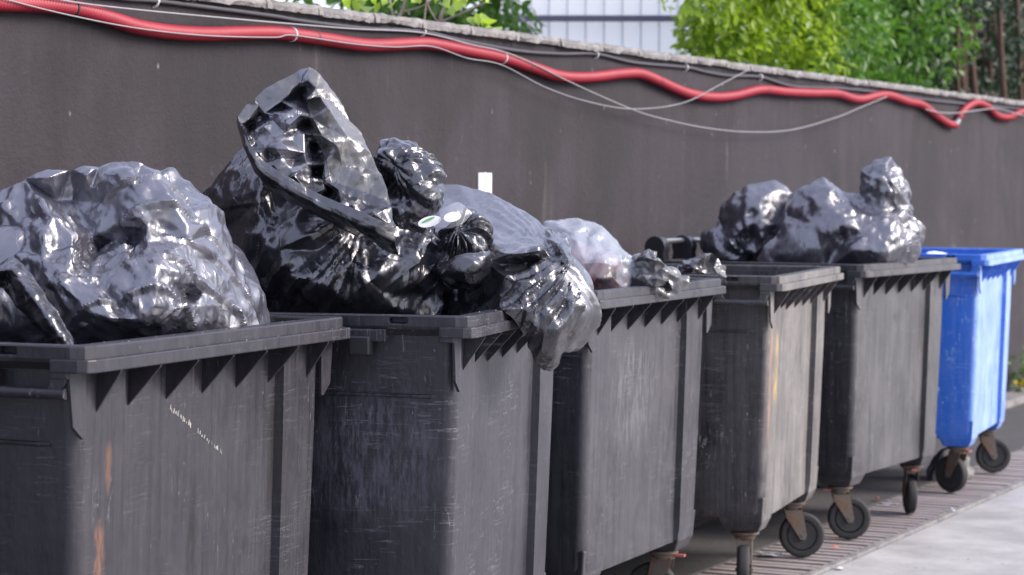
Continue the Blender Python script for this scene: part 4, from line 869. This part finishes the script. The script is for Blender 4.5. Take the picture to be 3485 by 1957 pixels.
for q, px in enumerate((3240, 3272, 3306, 3340, 3396, 3440, 3476)):
    b = behind(px, rr.uniform(.9, 1.3), -.12); root = empty('tree_stem', b)
    tag(root, ['thin brown stem, leftmost of those behind the right end of the wall', 'second brown stem from the left behind the right end of the wall', 'third brown stem from the left behind the right end of the wall', 'fourth brown stem from the left behind the right end of the wall', 'fifth brown stem from the left behind the right end of the wall', 'second brown stem in from the right edge, behind the wall', 'brown stem at the right edge, behind the wall'][q], 'tree', 'brown stems behind the wall')
    P_ = bez([Vector((0, 0, 0)), Vector((rr.uniform(-.05, .05), 0, 1.6)), Vector((rr.uniform(-.12, .12), 0, 3.2)), Vector((rr.uniform(-.2, .2), .1, 5.2))], 5)
    MB().tube(P_, list(np.linspace(.03+.02*rr.random(), .02, len(P_))), 8).build('trunk', M['bark'], root, 60)
    P2 = bez([P_[9], P_[9]+Vector((rr.uniform(-.3, .3), .1, .5)), P_[9]+Vector((rr.uniform(-.5, .5), .2, 1.3))], 4)
    MB().tube(P2, list(np.linspace(.014, .006, len(P2))), 6).build('branch', M['bark'], root, 60)
# dark timber fence behind the stems, added to keep bright sky out of the gaps
A = behind(2880, 2.6, -.12); backing = empty('dark_backing', A, RZ); tag(backing, 'added dark brown board fence behind the stems at the right', 'backing')
bd = MB().box((0, 0, 0), (.17, .025, 5.4)).mesh('board'); bd.materials.append(M['timber'])
for q in range(40):
    o = obj('board', bd, backing); o.location = (q*.178, rr.uniform(0, .02), rr.uniform(-.05, .03))
MB().box((0, .03, 1.0), (7.1, .09, 1.1)).build('rail', M['timber'], backing, 0)
MB().box((0, .03, 3.6), (7.1, .09, 3.7)).build('rail', M['timber'], backing, 0)
# white sheet screen on a dark steel frame
YS = 20.0
scr = empty('screen', Vector((at(1645, 300, YS).x, YS, -.12)), R(-4)); tag(scr, 'tall white panelled screen on a slate steel frame behind the wall', 'screen')
pw_ = 62*YS/FPX
pm = MB().add([(0, 0, 0), (pw_-.006, 0, 0), (pw_-.006, 0, 5.2), (0, 0, 5.2)], [(0, 1, 2, 3)]).mesh('panel'); pm.materials.append(M['screen'])
for q in range(15):
    o = obj('panel', pm, scr); o.location = (.09+q*pw_, rr.uniform(-.004, .004), 0)
sm_ = MB().box((-.004, -.004, 0), (.004, .008, 5.2)).mesh('seam_strip'); sm_.materials.append(M['pale_slate'])
for q in range(16): o = obj('seam_strip', sm_, scr); o.location = (.09+q*pw_-.003, 0, 0)
zr = at(2000, 66, YS).z+.12
MB().box((-.03, -.08, zr-.025), (15*pw_+.1, -.03, zr+.025)).build('rail', M['slate'], scr, 0, .004)
MB().box((-.03, -.1, 0), (.035, -.032, 5.3)).build('post', M['slate'], scr, 0, .004)
a, b = at(1815, 118, YS), at(1690, -45, YS); M_ = scr.matrix_world
dz = b.z-a.z
MB().tube([(a.x-scr.location.x, -.12, a.z+.12), (b.x-scr.location.x, -.12, b.z+.12)], .024, 6).build('brace', M['slate'], scr, 0)
# young shrub with big pale leaves just behind the wall, and a softer tree further off
base = behind(1420, .5, -.12); sh = empty('young_shrub', base); tag(sh, 'twiggy shrub with large yellow-green leaves, just behind the wall', 'shrub')
Ysh = base.y
def tw(pts, r): 
    P_ = bez([at(x, y, Ysh+d)-base for x, y, d in pts], 5); MB().tube(P_, list(np.linspace(r, r*.5, len(P_))), 6).build('branch', M['twig'], sh, 60)
tw([(1352, 260, .2), (1350, 90, .1), (1372, 30, .1), (1392, -40, .1)], .014); tw([(1350, 90, .1), (1335, 40, .1), (1322, -20, .2)], .008)
tw([(1372, 40, .1), (1440, 20, .0), (1478, -15, 0)], .006); tw([(1495, 200, .2), (1498, 75, .1), (1512, 25, .1), (1528, -40, .1)], .012)
tw([(1500, 75, .1), (1560, 50, 0), (1620, 22, 0), (1665, 0, 0)], .006); tw([(1500, 90, .1), (1470, 45, .1), (1450, 0, .1)], .006); tw([(1440, 150, .2), (1445, 60, .2), (1455, -20, .2)], .006); tw([(1600, 160, .1), (1610, 80, .1), (1640, 45, .1)], .006)
rng = np.random.default_rng(7)
LP = [(1215, 40, 1235, -10), (1225, 45, 1200, 5), (1250, 45, 1268, 0), (1190, 35, 1170, -15), (1275, 45, 1290, 10), (1240, 10, 1260, -40), (1545, 60, 1535, 5), (1552, 40, 1575, -15), (1530, 30, 1515, -30), (1570, 20, 1592, -30), (1545, 10, 1548, -45), (1640, 92, 1660, 42), (1648, 92, 1682, 55), (1630, 92, 1622, 45), (1612, 90, 1600, 50), (1655, 95, 1695, 82), (1300, 20, 1310, -25), (1330, 30, 1350, -20), (1280, 20, 1262, -30), (1400, 10, 1420, -30), (1480, 15, 1495, -30), (1430, 15, 1415, -25), (1650, 10, 1668, -30), (1640, 5, 1625, -35), (1210, 15, 1225, -40)]
for x0, y0, x1, y1 in LP:
    a = np.array(at(x0, y0, Ysh+rng.uniform(-.1, .15))); b = np.array(at(x1, y1, Ysh+rng.uniform(-.12, .15))); ln = np.linalg.norm(b-a)
    V, F = leaf_arrays(a[None], (b-a)[None], np.array([[rng.normal()*.5, -1, .5]]), np.array([ln*1.15]), np.array([ln*.5]))
    obj('leaf', npmesh('leaf', V-np.array(base), F, M['leaf_young'], True), sh)
foliage('garden_tree', 'soft green tree far behind the twiggy shrub', M['leaf_mid'], [(tuple(at(x, y, 17+d)), (.55, .5, .5), 1/7) for x, y, d in ((1230, 30, 0), (1330, 60, .5), (1440, 20, 0), (1540, 70, .4), (1590, 110, .2), (1380, -60, .3), (1500, -80, 0))], 2600, .11, .05, 8, [([(at(1400, 50, 17.3)*Vector((1, 1, 0)) if False else Vector((at(1400, 50, 17.3).x, 17.3, -.12))), Vector((at(1400, 50, 17.3).x, 17.3, 1.5)), Vector((at(1430, 50, 17.3).x, 17.3, 3.3))], .08)], 'tree', None, Vector((at(1400, 50, 17.3).x, 17.3, -.12)))
# ================================================================== SMALL THINGS ON THE GROUND
dW = (WP-K0).dot(WN)
slab('wall_kerb', -14, 16, dW+.002, dW+.22, -.11, .05, M['coping'])
def rock(name, p, r, mat, label, cat, seed, n=40, kind=None):
    o = obj(name, bag_mesh(name, mat, [((p.x, p.y, p.z+r[2]*.6), r)], (p.x, p.y, p.z+r[2]*.6), n, seed, .02, ((.1, .3, 1), (.04, .3, 1)), 1, hull=0)); o.data.transform(Matrix.Translation(-p)); o.location = p; tag(o, label, cat); return o
rock('cement_lump', atz(3230, 1630), (.13, .12, .1), M['coping'], 'lump of grey cement on the floor behind the blue bin wheel', 'rubble', 5, 60)
def scrap(x, y, sx, sy, h, mat, label, seed, cat='litter', name='paper_scrap'):
    c = atz(x, y, .004); s_ = c.y/FPX; rng = np.random.default_rng(seed); rows = []
    for j in range(4):
        rows.append([c+Vector(((i_/3-.5)*sx*s_, (j/3-.5)*sy*s_*6, .003+abs(rng.normal())*h*(.3 if i_ in (0, 3) or j in (0, 3) else 1))) for i_ in range(4)])
    me = sheet_mesh(name, M[mat], rows, 14, 14, seed, .4, ((.03, .2, 1),)); o = obj(name, me); me.transform(Matrix.Translation(-c)); o.location = c; tag(o, label, cat)
scrap(2625, 1888, 70, 14, .018, 'plate', 'crumpled white paper on the drain between two bins', 1)
scrap(2858, 1936, 26, 6, .006, 'plate', 'small white scrap on the pale pavement', 2)
scrap(3242, 1742, 16, 5, .006, 'plate', 'tiny white scrap on the edge of the drain', 3)
scrap(3030, 1718, 50, 6, .006, 'film_clear', 'flat bluish plastic scrap on the drain behind a caster', 4)
scrap(2842, 1863, 22, 5, .008, 'orange_ink', 'fallen orange leaf on the drain', 5, 'leaf', 'fallen_leaf')
scrap(2988, 1702, 12, 6, .012, 'orange_ink', 'small brown leaf behind a wheel on the drain', 6, 'leaf', 'fallen_leaf')
# weed with yellow flowers at the foot of the wall
b = onwall(3478, 1372, .1); b.z = .05; wroot = empty('weed', b); tag(wroot, 'small weed with yellow flowers at the foot of the wall, right edge', 'plant')
m = 90; rng = np.random.default_rng(4); P = rng.normal(size=(m, 3))*np.array([.07, .05, .08])+np.array([0, 0, .13]); Dv = rng.normal(size=(m, 3))+np.array([0, 0, .3])
V, F = leaf_arrays(P, Dv, rng.normal(size=(m, 3)), np.full(m, .06), np.full(m, .025)); obj('leaves', npmesh('leaves', V, F, M['leaf_mid'], False), wroot)['kind'] = 'stuff'
M['yellow'] = plain('yellow_petal', (.6, .42, .03), .6)
m = 24; P = rng.normal(size=(m, 3))*np.array([.05, .04, .03])+np.array([0, -.05, .07]); V, F = leaf_arrays(P, rng.normal(size=(m, 3)), rng.normal(size=(m, 3)), np.full(m, .04), np.full(m, .03)); obj('petals', npmesh('petals', V, F, M['yellow'], False), wroot)['kind'] = 'stuff'
# white diagonal scrape on the first bin: a row of torn paint flecks
rr = random.Random(21); fr = .0705+.022
M['scrape'] = plain('scraped_white', (.34, .32, .28), .8)
for q in range(40):
    t = q/39+rr.uniform(-.01, .01)
    if rr.random() < .22 or .42 < t < .5: continue
    p = Vector((.525+t*.265+rr.uniform(-.002, .002), 0, 1.105-.132*t+rr.uniform(-.002, .002))); fv = .068+.022*(1.262-p.z)/.8+.0235-.0032
    w, h_ = rr.uniform(.0015, .004), rr.uniform(.004, .011); sk_ = rr.uniform(-.002, .004)
    MB().prism([(p.x, p.z), (p.x+w, p.z-.002), (p.x+w*1.3+sk_, p.z+h_), (p.x+w*.5+sk_, p.z+h_*1.15)], 'y', fv, fv+.01).build('scrape_mark', M['scrape'], bins[0], 0)

# crumbs and dry leaf bits on the rims, grit on the ground
M['crumb'] = plain('dry_leaf_crumb', (.16, .10, .06), .9, 0, None, .6, 60); M['crumb_pale'] = plain('pale_crumb', (.4, .37, .32), .9, 0, None, .4, 60)
def crumbs(name, P, size, mat, seed, parent=None, loc=None):
    rng = np.random.default_rng(seed); V = []; F = []
    for q_, p in enumerate(P):
        r = size*rng.uniform(.4, 1.4); d = rng.normal(size=(4, 3)); d /= np.linalg.norm(d, axis=1, keepdims=True)
        d[:, 2] = abs(d[:, 2])*.6; V += [np.array(p)+x*r for x in d]; b = q_*4; F += [(b, b+1, b+2), (b, b+2, b+3), (b, b+3, b+1), (b+1, b+3, b+2)]
    o = obj(name, npmesh(name, np.array(V), np.array(F), mat, False), parent); tag(o, kind='stuff')
    if loc is not None: o.location = loc
    return o
rng = np.random.default_rng(77)
for i, n_ in ((0, 90), (1, 60), (2, 30)):
    u = rng.uniform(.05, 1.32, n_); low = rng.random(n_) < .45
    P = np.stack([u, np.where(low, rng.uniform(.001, .009, n_), rng.uniform(.018, .058, n_)), np.where(low, ZB+.0295, ZT)], 1)
    crumbs('crumbs', P[::2], .0035, M['crumb'], i, bins[i]); crumbs('crumbs', P[1::2], .003, M['crumb_pale'], i+9, bins[i])
n_ = 420; s_ = rng.uniform(-1.5, 6.5, n_); d_ = np.where(rng.random(n_) < .6, rng.normal(-.02, .06, n_), rng.uniform(-.4, 1.2, n_))
P = np.stack([s_, -d_, np.full(n_, .002)], 1); g1 = crumbs('grit', P, .006, M['crumb'], 5, None, K0); g1.rotation_euler = (0, 0, RZ); tag(g1, 'scattered grit and dry leaf bits along the drain edge', 'grit')
